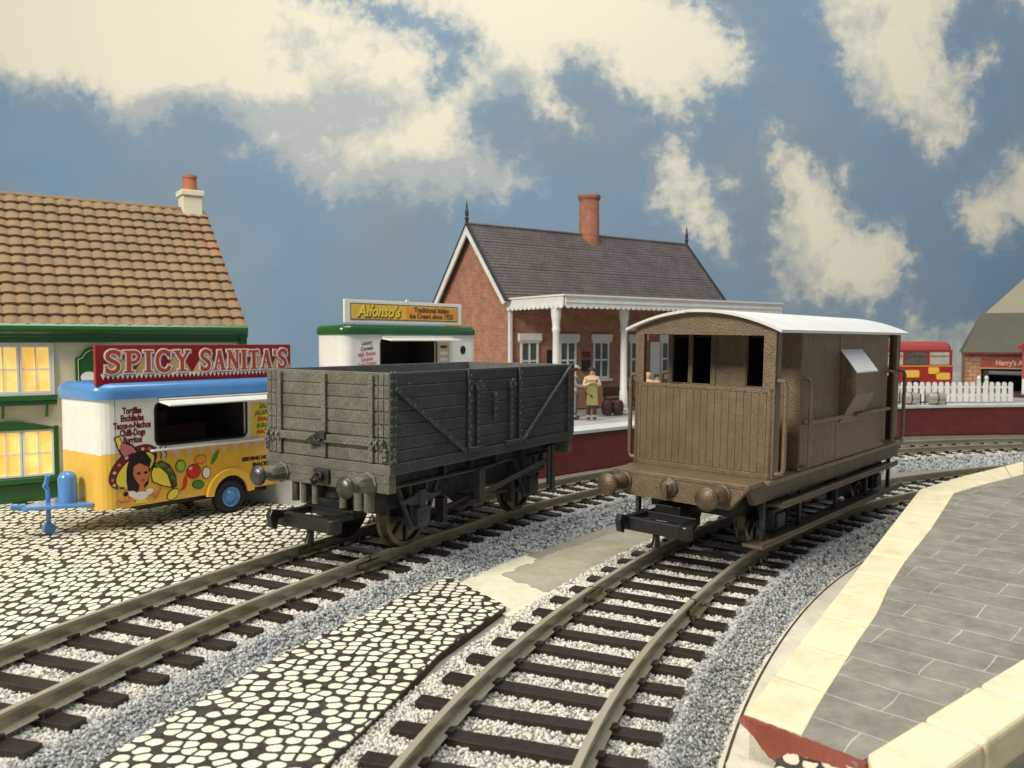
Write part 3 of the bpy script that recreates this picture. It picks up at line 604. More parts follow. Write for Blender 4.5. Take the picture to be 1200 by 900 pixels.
# ------------------------------------------------------------------ brown brake van
V=thing('brake_van','bronze brown goods brake van with pale roof on the curving right track','brake van',(4.866,15.50,.85),yaw=.705,lean=.018)
VX=7.91; VY=3.04; F0=1.548; SILL=3.26; TOP=4.36; EAVE=4.39; RISE=.315
def arcz(y,extra=0): return EAVE+RISE*math.sin(PI*min(max(y/VY,0),1))**.9+extra if 0<=y<=VY else EAVE
def roofz(y): 
    q=(y-VY/2)/(VY/2); return EAVE+RISE*(1-q*q)
for X0,X1 in ((0,.10),(VX-.10,VX)):
    far=X0>1; xo=X0 if not far else X1; sg=-1 if not far else 1
    mb=MB(); mb.box(X0+.02,X1-.02,.04,VY-.04,F0,SILL)
    n=18; wv=(VY-.30)/n
    for i in range(n): mb.box(X0 if not far else X0+.02,X1 if far else X1-.02,.15+i*wv+.010,.15+(i+1)*wv-.010,F0+.10,SILL-.09)
    mb.box(X0,X1,.02,VY-.02,SILL-.085,SILL); mb.box(X0,X1,.02,VY-.02,F0,F0+.095)
    mb.box(X0,X1,.02,.14,F0+.09,SILL-.08);mb.box(X0,X1,VY-.14,VY-.02,F0+.09,SILL-.08)
    mb.build('end_panel','brown',V,bevel=.010)
    mb=MB(); mb.box(X0-.012*(not far),X1+.012*far,0,.24,SILL-.0,TOP);mb.box(X0-.012*(not far),X1+.012*far,VY-.20,VY,SILL,TOP)
    # arched header
    k=18; pts=[(0,TOP-.10)]+[(VY*i/k,roofz(VY*i/k)-.01) for i in range(k+1)]+[(VY,TOP-.10)]
    mb.prism(pts,.10,'x',X0); mb.build('end_frame','brown',V,bevel=.012)
    for y0 in (.0,VY-.10):
        mb=MB(); mb.box(X0 if not far else X0-.18,X1+.18 if not far else X1,y0,y0+.10,F0,EAVE-.02); mb.build('corner_post','brown',V,bevel=.012)
    mb=MB(); rr=random.Random(2)
    for i in range(9):
        y=.3+i*.29; mb.lathe((xo+sg*.005,y,SILL-.04),(sg,0,0),[(0,.022),(.015,.018),(.022,.001)],6)
    mb.build('bolt','brown',V)
# cabin
CX0,CX1=1.30,6.95
for y0,y1,o in ((.02,.09,-1),(VY-.09,VY-.02,1)):
    mb=MB(); mb.box(CX0,CX1,y0,y1,F0,EAVE)
    n=38;wv=(CX1-CX0)/n
    for i in range(14):
        a=CX0+.04+i*.135
        if a+.12<3.4: mb.box(a,a+.115,(y0-.014 if o<0 else y1),(y0+.01 if o<0 else y1+.014),F0+.06,EAVE-.06)
    mb.box(3.4,CX1-.02,(y0-.012 if o<0 else y1-.01),(y0+.01 if o<0 else y1+.012),F0+.03,3.88)
    mb.box(3.46,4.9,(y0-.016 if o<0 else y1-.01),(y0+.01 if o<0 else y1+.016),3.95,EAVE-.03);mb.box(4.93,CX1-.02,(y0-.012 if o<0 else y1-.01),(y0+.01 if o<0 else y1+.012),3.90,EAVE-.03)
    mb.build('side_panel','brown',V,bevel=.006)
for X in (CX0,CX1-.08):
    ops=[(2.52,2.90),(1.99,2.42),(.68,1.16)] ; mb=MB()
    if X>3: ops=[(2.3,2.8),(.3,.8)]
    mb.box(X,X+.08,.09,VY-.09,F0,SILL-.05);k=12
    mb.prism([(.09,TOP-.10)]+[(.09+(VY-.18)*i/k,roofz(.09+(VY-.18)*i/k)-.02) for i in range(k+1)]+[(VY-.09,TOP-.10)],.08,'x',X)
    ys=sorted([.09]+[v for o in ops for v in o]+[VY-.09])
    for a,b in zip(ys[0::2],ys[1::2]): mb.box(X,X+.08,a,b,SILL-.05,TOP-.10)
    mb.box(X-.03,X,1.18,1.28,F0,TOP-.1);mb.box(X-.03,X,1.86,1.96,F0,TOP-.1)
    bl=mb.build('bulkhead','brown',V,bevel=.006)
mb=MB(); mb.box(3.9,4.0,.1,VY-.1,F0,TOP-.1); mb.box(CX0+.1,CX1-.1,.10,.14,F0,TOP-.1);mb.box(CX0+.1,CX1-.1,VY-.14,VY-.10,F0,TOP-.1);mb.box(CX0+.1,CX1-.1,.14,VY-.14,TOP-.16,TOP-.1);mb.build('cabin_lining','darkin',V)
# floor, headstocks, solebars
mb=MB(); mb.prism([(-.90,.06),(VX+.90,.06),(VX+.90,VY-.06),(-.90,VY-.06)],.09,'z',F0-.09); mb.box(-.2,VX+.2,-.03,VY+.03,F0-.085,F0-.004); mb.build('floor','brown',V,bevel=.015)
for x0 in (-.90,VX+.72):
    mb=MB(); mb.prism([(.08,F0-.09),(VY-.08,F0-.09),(VY-.42,1.05),(.42,1.05)],.18,'x',x0); mb.build('headstock','brown',V,bevel=.02)
for y in (.10,VY-.22):
    mb=MB(); mb.prism([(-.74,F0-.09),(VX+.74,F0-.09),(VX+.5,1.12),(-.5,1.12)],.12,'y',y); mb.box(-.7,VX+.7,y-.04*(y<1),y+.12+.04*(y>1),F0-.13,F0-.09); mb.build('solebar','vanstep',V,bevel=.012)
mb=MB(); mb.box(-.3,VX+.3,.62,VY-.62,.78,1.46); mb.build('underside_filler','underframe',V,bevel=.03)  # added filler block that keeps light from showing under the van
# roof
for ov in (1,):
    k=24; y0,y1=-.16,VY+.16; up=[];dn=[]
    for i in range(k+1):
        y=y0+(y1-y0)*i/k; up.append((y,roofz(y)+.055)); dn.append((y,roofz(y)))
    mb=MB(); mb.prism(up+dn[::-1],VX+.34,'x',-.17); mb.build('roof','vanroof',V,bevel=.012,smooth=True)
# lookout ducket
for sgn,yw in ((-1,.01),(1,VY-.01)):
    def dk(p,z): return (yw+sgn*p,z)
    mb=MB(); prof=[(0,3.92),(.335,3.48),(.335,3.0),(0,2.34)]
    mb.prism([dk(p,z) for p,z in prof],1.30,'x',3.56)
    du=mb.build('lookout','brown',V,bevel=.008)
    mb=MB(); a=Vector((3.50,yw,3.955));b=Vector((3.50,yw+sgn*.37,3.475))
    mb.add([tuple(a),tuple(b),(4.92,b.y,b.z),(4.92,a.y,a.z)]+[tuple(Vector(q)+Vector((0,0,.03))) for q in (tuple(a),tuple(b),(4.92,b.y,b.z),(4.92,a.y,a.z))],[(3,2,1,0),(4,5,6,7),(0,1,5,4),(1,2,6,5),(2,3,7,6),(3,0,4,7)])
    mb.build('lookout_roof','vanroof',du)
    mb=MB(); mb.box(3.535,3.565,min(yw+sgn*.30,yw+sgn*.11),max(yw+sgn*.30,yw+sgn*.11),2.98,3.38);mb.build('lookout_window','brown',du,bevel=.008)
# handrails
def rail_v(X,y,z0,z1,sg): 
    mb=MB(); mb.tube([(X,y-sg*.0,z0),(X,y+sg*.14,z0+.02),(X,y+sg*.17,z0+.12),(X,y+sg*.17,z1-.12),(X,y+sg*.14,z1-.02),(X,y,z1)],.045,8); return mb.build('handrail','brown',V,smooth=True)
for sg,y in ((-1,.0),(1,VY)):
    for X in (.10,1.38,6.90,VX-.12): rail_v(X,y,F0+.10,3.42,sg)
    for a,b,z in ((1.50,3.55,2.52),(4.25,6.75,2.50)):
        mb=MB(); mb.tube([(a,y,z),(a+.03,y+sg*.12,z),(b-.03,y+sg*.12,z),(b,y,z)],.042,8); mb.build('handrail','brown',V,smooth=True)
for x in (.10,): 
    pass
# steps
for y0,y1 in ((-.12,.22),(VY-.22,VY+.12)):
    mb=MB(); mb.box(.30,VX-.2,y0,y1,.97,1.03); mb.box(.30,VX-.2,y0 if y0<1 else y1-.03,y0+.03 if y0<1 else y1,1.03,1.10); mb.build('upper_step','vanstep',V,bevel=.012)
for y0,y1 in ((-.05,.36),(VY-.36,VY+.05)):
    mb=MB(); mb.box(-.45,VX+.35,y0,y1,.30,.37); mb.box(-.45,VX+.35,y0 if y0<1 else y1-.03,y0+.03 if y0<1 else y1,.37,.42)
    fb=mb.build('footboard','vanstep',V,bevel=.012)
    for X in (-.05,1.75,3.9,6.0,VX-.1):
        mb=MB(); ym=(y0+y1)/2; mb.box(X,X+.11,ym-.03,ym+.05,.37,1.46); mb.build('step_hanger','underframe',fb,bevel=.008)
buffers(V,(.58,2.70),1.32,-.90,.225,'vanbuf','vanbuf',True)
mb=MB(); mb.lathe((-.90,1.66,1.32),(-1,0,0),[(0,.19),(.05,.19),(.08,.15),(.16,.10),(.17,.001)],16); mb.box(-1.12,-.9,1.60,1.72,1.12,1.40); mb.build('drawhook','vanbuf',V,bevel=.01)
coupling(V,1.78,.62,-1.42,-.75)
for X in (.88,7.05):
    wheelset(V,X,VY/2); w_iron(V,X,.42,mat='underframe'); w_iron(V,X,VY-.42)
    mb=MB(); mb.box(X-.24,X+.24,.20,.40,.42,.86); mb.box(X-.18,X+.18,.13,.22,.48,.78); mb.build('axlebox','underframe',V,bevel=.03)
    mb=MB(); mb.prism([(X-.7,1.2),(X-.3,.92),(X+.3,.92),(X+.7,1.2)],.12,'y',.22); mb.build('leaf_spring','underframe',V,bevel=.02)
mb=MB(); mb.box(4.6,5.9,.45,.6,.42,1.2); mb.build('vacuum_tank','underframe',V,bevel=.02)
mb=MB(); mb.box(2.1,2.2,.5,.6,.4,1.2); mb.build('brake_rigging','underframe',V,bevel=.02)
# ------------------------------------------------------------------ painted sky backdrop
BY=60.; K=972/BY
CL=[
 [(-900,-400),(-900,40),(-300,60),(-60,80),(0,95),(30,115),(60,118),(95,112),(115,125),(135,152),(180,155),(215,132),(245,130),(270,140),(290,150),(293,165),(275,185),(310,178),(330,195),(350,213),(370,228),(395,240),(420,232),(450,225),(480,242),(500,228),(530,245),(555,232),(580,240),(628,215),(610,205),(612,178),(590,190),(572,168),(548,150),(556,128),(600,112),(640,145),(678,152),(665,135),(650,118),(652,95),(662,80),(680,74),(700,80),(710,105),(740,125),(760,130),(785,140),(805,158),(808,140),(800,125),(822,132),(820,108),(855,105),(873,85),(870,60),(855,40),(840,25),(830,10),(800,5),(770,-10),(700,-400)],
 [(790,165),(800,180),(810,197),(855,215),(850,225),(830,222),(838,240),(855,265),(850,305),(840,290),(815,282),(790,255),(760,245),(770,225),(768,195),(762,183)],
 [(897,150),(912,158),(925,180),(945,185),(960,205),(970,215),(985,200),(987,220),(975,225),(990,250),(1010,262),(1040,265),(1060,290),(1068,300),(1055,325),(1040,345),(1020,360),(985,350),(960,355),(935,345),(915,355),(905,300),(902,270),(915,240),(900,200)],
 [(940,-300),(947,0),(960,30),(975,70),(990,115),(1010,135),(1035,150),(1060,160),(1080,185),(1098,188),(1115,175),(1135,150),(1120,115),(1135,95),(1158,80),(1155,68),(1140,65),(1125,80),(1105,72),(1100,50),(1105,30),(1118,5),(1120,-300)],
 [(1180,173),(1170,190),(1150,210),(1120,230),(1112,250),(1130,275),(1150,290),(1175,285),(1182,260),(1200,270),(1330,290),(1420,230),(1330,180),(1230,190)],
 [(1155,-200),(1152,0),(1165,15),(1180,10),(1200,30),(1300,60),(1400,-200)],
 [(1066,358),(1082,380),(1100,385),(1140,378),(1150,420),(1120,520),(1030,520),(1050,400)]]
HOLES=[[(385,-60),(395,0),(440,8),(480,22),(520,35),(553,50),(557,62),(540,78),(543,92),(530,103),(515,107),(512,95),(525,75),(515,60),(495,45),(470,42),(450,38),(425,18),(340,-10)]]
gx=np.arange(-52,52.01,.14); gz=np.arange(-1,36,.14); GX,GZ=np.meshgrid(gx,gz); PX=600+GX*K; PY=400-(GZ-5)*K
PXf=PX.ravel();PYf=PY.ravel()
def sdf(poly):
    P=np.array(poly,float);n=len(P);d=np.full(PXf.shape,1e9);ins=np.zeros(PXf.shape,bool)
    for i in range(n):
        a=P[i];b=P[(i+1)%n];e=b-a;wx=PXf-a[0];wy=PYf-a[1];t=np.clip((wx*e[0]+wy*e[1])/(e@e),0,1)
        d=np.minimum(d,np.hypot(wx-e[0]*t,wy-e[1]*t)); c=(a[1]>PYf)!=(b[1]>PYf)
        if abs(e[1])>1e-9: ins^=c&(PXf<e[0]*(PYf-a[1])/e[1]+a[0])
    return np.where(ins,d,-d)
F=np.full(PXf.shape,-1e9)
for p in CL: F=np.maximum(F,sdf(p))
for p in HOLES: F=np.minimum(F,-sdf(p))
F=np.clip(F,-60,60)/60
def blob(x,y,rx,ry): return np.exp(-(((PXf-x)/rx)**2+((PYf-y)/ry)**2))
SH=np.clip(.95*blob(230,150,110,35)+.9*blob(330,200,60,50)+.8*blob(420,130,70,40)+.6*blob(480,215,110,30)+.7*blob(590,120,35,50)+.45*blob(350,60,60,30)+.4*blob(40,110,60,20)+.25*blob(1010,110,50,60)+.22*blob(1080,130,50,50)+.4*blob(930,310,40,50)+.2*blob(800,220,30,40)+.6*blob(1090,420,60,40)+.4*blob(560,210,60,40)+.35*blob(1165,210,40,30)+.35*blob(1010,20,60,30),0,1)
nx,nz=len(gx),len(gz)
V_=np.stack([GX.ravel(),np.full(PXf.shape,BY),GZ.ravel()],1)
idx=np.arange(nx*nz).reshape(nz,nx); Q=np.stack([idx[:-1,:-1],idx[:-1,1:],idx[1:,1:],idx[1:,:-1]],-1).reshape(-1,4)
me=bpy.data.meshes.new('sky'); me.vertices.add(len(V_)); me.vertices.foreach_set('co',V_.ravel()); me.loops.add(Q.size); me.loops.foreach_set('vertex_index',Q.ravel().astype(np.int32))
me.polygons.add(len(Q)); me.polygons.foreach_set('loop_start',(np.arange(len(Q))*4).astype(np.int32)); me.update(calc_edges=True)
ca=me.color_attributes.new('cloud','FLOAT_COLOR','POINT'); A_=np.ones((len(V_),4)); A_[:,0]=F;A_[:,1]=SH;A_[:,2]=0; ca.data.foreach_set('color',A_.ravel())
t=NT('painted sky'); a_=t.n('ShaderNodeAttribute',attribute_name='cloud'); sp=t.n('ShaderNodeSeparateColor'); t.l(a_.outputs['Color'],sp.inputs[0])
def N_(s,d=6,r=.6,dist=0): return t.math('SUBTRACT',t.noise(s,d,r,dist=dist),.5)
f=t.math('MULTIPLY',sp.outputs[0],60)
f=t.math('ADD',f,t.math('MULTIPLY',N_(.30,3),22)); f=t.math('ADD',f,t.math('MULTIPLY',N_(.95,9,.58,.15),64))
mask=t.ramp(t.math('MULTIPLY_ADD',f,1/46,.35),[(0,0),(.25,.10),(.50,.55),(.70,.85),(1,1)],'EASE')
sky=t.mix(t.ramp(t.noise(.07,3,.5),[(.35,0),(.65,1)]),(.175,.275,.395),(.205,.275,.335))
sky=t.mix(t.math('MULTIPLY',t.ramp(t.noise(.16,5,.6),[(.45,0),(.75,1)]),.35),sky,(.275,.355,.43))
sh=t.ramp(t.math('ADD',t.math('ADD',t.math('MULTIPLY',sp.outputs[1],1.7),t.math('MULTIPLY',N_(.45,7,.62,.5),1.6)),t.math('MULTIPLY',f,-.008)),[(.0,0),(.25,.45),(.6,1)])
cl=t.mix(sh,(.74,.70,.57),(.40,.44,.445)); cl=t.mix(t.math('MULTIPLY',t.ramp(t.noise(.8,6,.6),[(.55,0),(.75,1)]),.5),cl,(.77,.74,.62))
t.base(t.mix(mask,sky,cl)); t.b.inputs['Roughness'].default_value=.55; t.b.inputs['Specular IOR Level'].default_value=.25; t.bump(t.noise(2,4,.6),.12,.05)
me.materials.append(t.m); o=bpy.data.objects.new('sky',me); col.objects.link(o); struct(o)
mb=MB();mb.box(-52,52,BY+.05,BY+.6,-1,35.9);struct(mb.build('backdrop_board','board'))

# ------------------------------------------------------------------ far platform
edge=[(-4.5,20.3),(-2.6,22.2),(-.1,24.8),(1.04,25.75),(2.83,27.4),(5.5,29.7),(9,32.6),(13,35.2),(17.46,37.0),(23.57,38.0),(32,38.4),(50,38.4)]
el=spline(edge,.6); el2=offset(el,1.05)
mt['concrete']=M('grey platform surface',(.40,.40,.37),.7,var=.15,vs=1,fine=.2,bump=.3)
mt['edgewhite']=M('worn white platform edge',(.60,.61,.58),.6,var=.15,vs=1.2,fine=.1,bump=.2)
FP=thing('station_platform','long red brick walled platform with white edge under the station building','platform',(0,0,0))
mb=MB();mb.prism([tuple(p) for p in offset(el,.06)]+[(50,59.8),(-7.6,59.8),(-7.6,21.5)],1.2,'z',.85);mb.build('paving','concrete',FP)
mb=MB();mb.prism([tuple(p) for p in offset(el,-.06)]+[tuple(p) for p in el2][::-1],.10,'z',2.015);mb.build('edging','edgewhite',FP)
mb=MB();n=len(el);V=[(*p,.78) for p in el]+[(*p,2.01) for p in el]+[(*p,.78) for p in offset(el,.3)]+[(*p,2.01) for p in offset(el,.3)]
F=[(i,i+1,n+i+1,n+i) for i in range(n-1)]+[(2*n+i,3*n+i,3*n+i+1,2*n+i+1) for i in range(n-1)]+[(n+i,n+i+1,3*n+i+1,3*n+i) for i in range(n-1)]+[(0,n,3*n,2*n),(n-1,3*n-1,4*n-1,2*n-1)]
mb.add(V,F);mb.build('brick_face','wallred',FP)

# ------------------------------------------------------------------ cottage on the left
mt['render']=M('cream render',(.74,.68,.50),.7,var=.06,vs=1.2,fine=.06,bump=.5,bs=9,dirt=(1.5,(.55,.50,.36),.3))
mt['green']=gloss('deep green paint',(.010,.095,.014),.3)
mt['frame']=M('white window frames',(.80,.78,.72),.5,var=.06,bump=.05)
t=NT('lit yellow window'); k=t.mix(t.ramp(t.noise(1.6,3,.5),[(.3,0),(.7,1)]),(.95,.50,.09),(1.,.76,.25)); t.base(k); t.l(k,t.b.inputs['Emission Color']); t.b.inputs['Emission Strength'].default_value=.55; t.b.inputs['Roughness'].default_value=.15; mt['lit']=t.m
CT=thing('cottage','cream cottage with pantiled roof, green gutter and lit yellow windows','cottage',(-8.0,24.3,.88),yaw=.96)
L=-15.;EZ=4.52;RZ=8.37;DY=3.87
mb=MB();mb.box(L,0,0,2*DY,0,EZ);mb.prism([(0,EZ),(2*DY,EZ),(DY,RZ-.12)],-L,'x',L);mb.build('wall','render',CT)
# pantiles
t=NT('weathered pantiles')
k=t.mix(t.ramp(t.noise(1.1,6,.7),[(.35,0),(.65,1)]),(.29,.185,.085),(.23,.16,.08))
vv=t.n('ShaderNodeTexVoronoi'); vv.inputs['Scale'].default_value=1; t.l(t.mapping((2.9,2.4,2.4)),vv.inputs['Vector']); sp2=t.n('ShaderNodeSeparateColor'); t.l(vv.outputs['Color'],sp2.inputs[0])
k=t.mix(t.math('MULTIPLY',sp2.outputs[0],.45),k,(.16,.12,.07))
sx=t.n('ShaderNodeSeparateXYZ'); t.l(t.co,sx.inputs[0]); k=t.mix(t.math('MULTIPLY',t.ramp(t.math('ADD',t.math('MULTIPLY',sx.outputs[0],.25),t.math('MULTIPLY',t.noise(1.5,4),1.6)),[(.66,0),(1.,1)]),.6),k,(.36,.15,.07))
t.base(k);t.b.inputs['Roughness'].default_value=.75;t.bump(t.noise(18,4,.7),.5,.02);mt['tile']=t.m
def tiles(name,parent,x0,x1,ylo,zlo,yhi,zhi,rows,wl,mat):
    sl=math.hypot(yhi-ylo,zhi-zlo); uy,uz=(yhi-ylo)/sl,(zhi-zlo)/sl; ny,nz_=-uz,uy
    if nz_<0: ny,nz_=-ny,-nz_
    xs=np.arange(x0,x1+.001,.035); nr=rows; rh=sl/nr; V=[];F=[]; rr=random.Random(8); nxs=len(xs)
    wob=[rr.uniform(-.02,.02) for _ in range(400)]; vv=[]
    X=xs; prof=.060*np.abs(np.cos(PI*X/wl))**.8
    cuts=[0,.06,.5,1.0]
    for r_ in range(nr):
        jit=np.array([wob[(int(x/wl)+r_*37)%400] for x in X-x0])
        for c in ((0,-.05),(0,.085),(.5,.045),(1.02,0.0)):
            s=(r_+c[0])*rh+(jit*1.2 -.5*prof if c[0]==0 else 0)
            h=c[1]+prof*(1 if c[1]>=0 else 0)
            if c[1]<0: h=np.full(len(X),-.03)
            vv.append(np.stack([X,ylo+uy*s+ny*h,zlo+uz*s+nz_*h],1))
    V=np.concatenate(vv); 
    for r_ in range(nr):
        for j in range(3):
            o=(r_*4+j)*nxs
            F+=[(o+i,o+i+1,o+nxs+i+1,o+nxs+i) for i in range(nxs-1)]
    mb=MB();mb.v=[tuple(v) for v in V];mb.f=F
    return mb.build(name,mat,parent)
tiles('roof',CT,L,.18,-.32,EZ-.02,DY,RZ,14,.335,'tile')
mb=MB();mb.add([(L,DY,RZ-.02),(L,2*DY+.3,EZ-.1),(.18,2*DY+.3,EZ-.1),(.18,DY,RZ-.02),(L,DY,RZ-.1),(L,2*DY+.3,EZ-.2),(.18,2*DY+.3,EZ-.2),(.18,DY,RZ-.1)],[(0,1,2,3),(7,6,5,4),(0,4,5,1),(1,5,6,2),(2,6,7,3),(3,7,4,0)])
mb.add([(L,-.3,EZ-.04),(L,DY,RZ-.06),(.16,DY,RZ-.06),(.16,-.3,EZ-.04),(L,-.3,EZ-.12),(L,DY,RZ-.14),(.16,DY,RZ-.14),(.16,-.3,EZ-.12)],[(0,1,2,3),(7,6,5,4),(0,4,5,1),(1,5,6,2),(2,6,7,3),(3,7,4,0)])
mb.build('roof_base','tile',CT)
mb=MB();mb.tube([(L+.3*i,DY,RZ+.02+.008*(i%2)) for i in range(int(-L/.3)+1)],.085,8);mb.build('ridge_tiles','tile',CT,smooth=True)
mb=MB();mb.tube([(L,-.36,EZ-.06),(.14,-.36,EZ-.06)],.14,10);mb.box(L,.12,-.2,.02,EZ-.42,EZ-.1);mb.box(L,.18,-.34,-.2,EZ-.28,EZ-.12);mb.box(-.05,.16,-.30,-.1,EZ-.60,EZ-.1);mb.build('gutter','green',CT,bevel=.02)
mb=MB();mb.box(-.62,-.02,DY-.32,DY+.32,RZ-.9,9.0-.18);mb.box(-.68,.04,DY-.38,DY+.38,9.0-.18,9.0);ch=mb.build('chimney','render',CT,bevel=.02)
mt['pot']=M('terracotta pot',(.42,.13,.06),.7,var=.2)
mb=MB();mb.lathe((-.32,DY,9.0),(0,0,1),[(0,.24),(.40,.20),(.42,.23),(.50,.23),(.5,.15),(.3,.14)],16);mb.build('chimney_pot','pot',ch,smooth=True)
def casement(T,x0,x1,z0,z1,cols,rows,glass,fr='frame',y=0,w=.055,m=.032):
    mb=MB();mb.frame(x0,x1,z0,z1,w,y-.05,y+.03)
    for i in range(1,cols): xx=x0+(x1-x0)*i/cols; mb.box(xx-m/2,xx+m/2,y-.04,y+.02,z0+w,z1-w)
    for i in range(1,rows):
        zz=z0+(z1-z0)*i/rows
        for j in range(cols):
            a=x0+(x1-x0)*j/cols+(m/2 if j else w);b=x0+(x1-x0)*(j+1)/cols-(m/2 if j<cols-1 else w)
            mb.box(a,b,y-.035,y+.015,zz-m/2,zz+m/2)
    wd=mb.build('window',fr,T)
    mb=MB();mb.box(x0+w*.5,x1-w*.5,y-.012,y+.01,z0+w*.5,z1-w*.5);mb.build('pane',glass,wd);return wd
for x0,x1 in ((-6.98,-6.29),(-6.27,-5.56),(-5.545,-4.84)):
    casement(CT,x0,x1,2.80,4.03,2,2,'lit'); 
for x0,x1 in ((-6.97,-6.28),(-6.26,-5.55),(-5.535,-4.83)):
    casement(CT,x0,x1,.66,1.86,2,2,'lit')
mb=MB();mb.frame(-7.02,-4.78,2.74,4.09,.05,-.07,.02);mb.build('window_surround','frame',CT)
mb=MB();mb.box(-7.1,-4.75,-.34,.02,2.62,2.76);mb.box(-7.1,-4.75,-.28,.02,2.50,2.62);
for x in (-6.9,-5.95,-4.98): mb.tube([(x,0,2.2),(x,-.12,2.25),(x,-.22,2.42),(x,-.25,2.55)],.04,6)
mb.build('window_shelf','green',CT,bevel=.015)
k=14;arcp=[(-7.15,1.80)]+[(-7.15+2.40*i/k,1.88+.20*math.sin(PI*i/k)) for i in range(k+1)]+[(-4.75,1.80)]
mb=MB();mb.prism([(-7.1,1.86)]+[(-7.1+2.32*i/k,1.90+.20*math.sin(PI*i/k)) for i in range(k+1)]+[(-4.78,1.86)],.12,'y',-.10);mb.box(-4.82,-4.72,-.08,.02,.5,1.94);mb.box(-7.15,-7.05,-.08,.02,.5,1.94);mb.build('window_arch','green',CT,bevel=.012)
mb=MB();mb.box(-7.3,-4.55,-.22,.02,.50,.64);mb.box(-15,-.1,-.08,.02,0,.46);mb.box(-15,-.1,-.13,.0,.40,.48);mb.build('plinth','green',CT,bevel=.015)
# hanging board on the cottage wall
sg_=[(-4.30,2.85),(-3.30,2.85),(-3.30,3.70),(-3.42,3.74),(-3.52,3.90),(-3.66,3.98),(-3.94,3.98),(-4.08,3.90),(-4.18,3.74),(-4.30,3.70)]
mb=MB();mb.prism(sg_,.10,'y',-.16);sb=mb.build('wall_board','green',CT,bevel=.012)
mb=MB()
inn=[(x*.86-3.8*.14,z*.86+3.4*.14) for x,z in sg_]
for a,b in zip(inn,inn[1:]+inn[:1]): mb.bar((a[0],-.165,a[1]),(b[0],-.165,b[1]),.012,.03,(0,1,0))
mb.build('board_border','cream',sb)
mb=MB();mb.prism(ell(-3.98,3.18,.20,.15),.012,'y',-.175);mb.build('board_badge','white',sb)

mt['wood2']=M('dark brown fitting',(.09,.04,.03),.6)
# ------------------------------------------------------------------ food trailers
mt['tyel']=gloss('yellow enamel',(.86,.50,.06)); mt['twhite']=gloss('white enamel',(.86,.84,.76)); mt['tblue']=gloss('sky blue enamel',(.09,.26,.56))
mt['tyre']=M('black rubber',(.012,.012,.012),.7); mt['signred']=gloss('dark red sign',(.30,.012,.016),.35)
def flat(name,c,r=.45): mt[name]=M(name,c,r,var=.05,fine=.03,bump=0); return name
flat('p_red',(.50,.07,.03));flat('p_tan',(.62,.42,.18));flat('p_black',(.012,.008,.008));flat('p_skin',(.60,.19,.07));flat('p_maroon',(.17,.015,.02));flat('p_yel',(.88,.68,.06));flat('p_green',(.05,.25,.03));flat('p_lime',(.35,.55,.06));flat('p_tom',(.65,.03,.02));flat('p_white',(.85,.80,.74));flat('p_pink',(.72,.50,.42));flat('p_brown',(.13,.05,.02));flat('p_orange',(.78,.33,.05));flat('p_gold',(.82,.50,.06));flat('p_grey',(.25,.25,.33));flat('p_rose',(.55,.16,.18));flat('p_beige',(.60,.50,.33))
def rrect(x0,x1,y0,y1,r,n=6):
    P=[]
    for cx,cy,a in ((x0+r,y0+r,PI),(x1-r,y0+r,1.5*PI),(x1-r,y1-r,0),(x0+r,y1-r,.5*PI)):
        P+=[(cx+r*math.cos(a+.5*PI*k/n),cy+r*math.sin(a+.5*PI*k/n)) for k in range(n+1)]
    return P
def rounded_roof(x0,x1,y0,y1,r,z0,z1,edge):
    mb=MB();P=None;m=7;ring=[]
    for i in range(m):
        a=i/(m-1)*PI/2; ins=edge*(1-math.cos(a)); z=z1-edge+edge*math.sin(a) if i else z1-edge
        ring.append([(x,y,z) for x,y in rrect(x0+ins,x1-ins,y0+ins,y1-ins,max(r-ins*.6,.08))])
    ring.insert(0,[(x,y,z0) for x,y in rrect(x0,x1,y0,y1,r)])
    n=len(ring[0]);V=[v for q in ring for v in q];F=[(i*n+k,i*n+(k+1)%n,(i+1)*n+(k+1)%n,(i+1)*n+k) for i in range(len(ring)-1) for k in range(n)]
    F+=[tuple(range(n))[::-1],tuple(range((len(ring)-1)*n,len(ring)*n))]
    mb.add(V,F);return mb
def stroke(mb,pts,w,y,th,cnt=[0]):
    """flat pen stroke in the x-z plane made of butted bars and round joints, each a hair proud of the last"""
    for i,(a,b) in enumerate(zip(pts,pts[1:])):
        cnt[0]+=1; e=(cnt[0]%9)*.0006; dx,dz=b[0]-a[0],b[1]-a[1]; l=math.hypot(dx,dz) or 1; nx_,nz2=-dz/l*w/2,dx/l*w/2
        mb.prism([(a[0]-nx_,a[1]-nz2),(b[0]-nx_,b[1]-nz2),(b[0]+nx_,b[1]+nz2),(a[0]+nx_,a[1]+nz2)],-(th+e),'y',y)
        if i<len(pts)-2:
            cnt[0]+=1; e=(cnt[0]%9)*.0006; mb.prism(ell(b[0],b[1],w/2,w/2,10),-(th+e),'y',y)
def cspl(pts,n=6): return [tuple(p) for p in spline(pts,.12)]
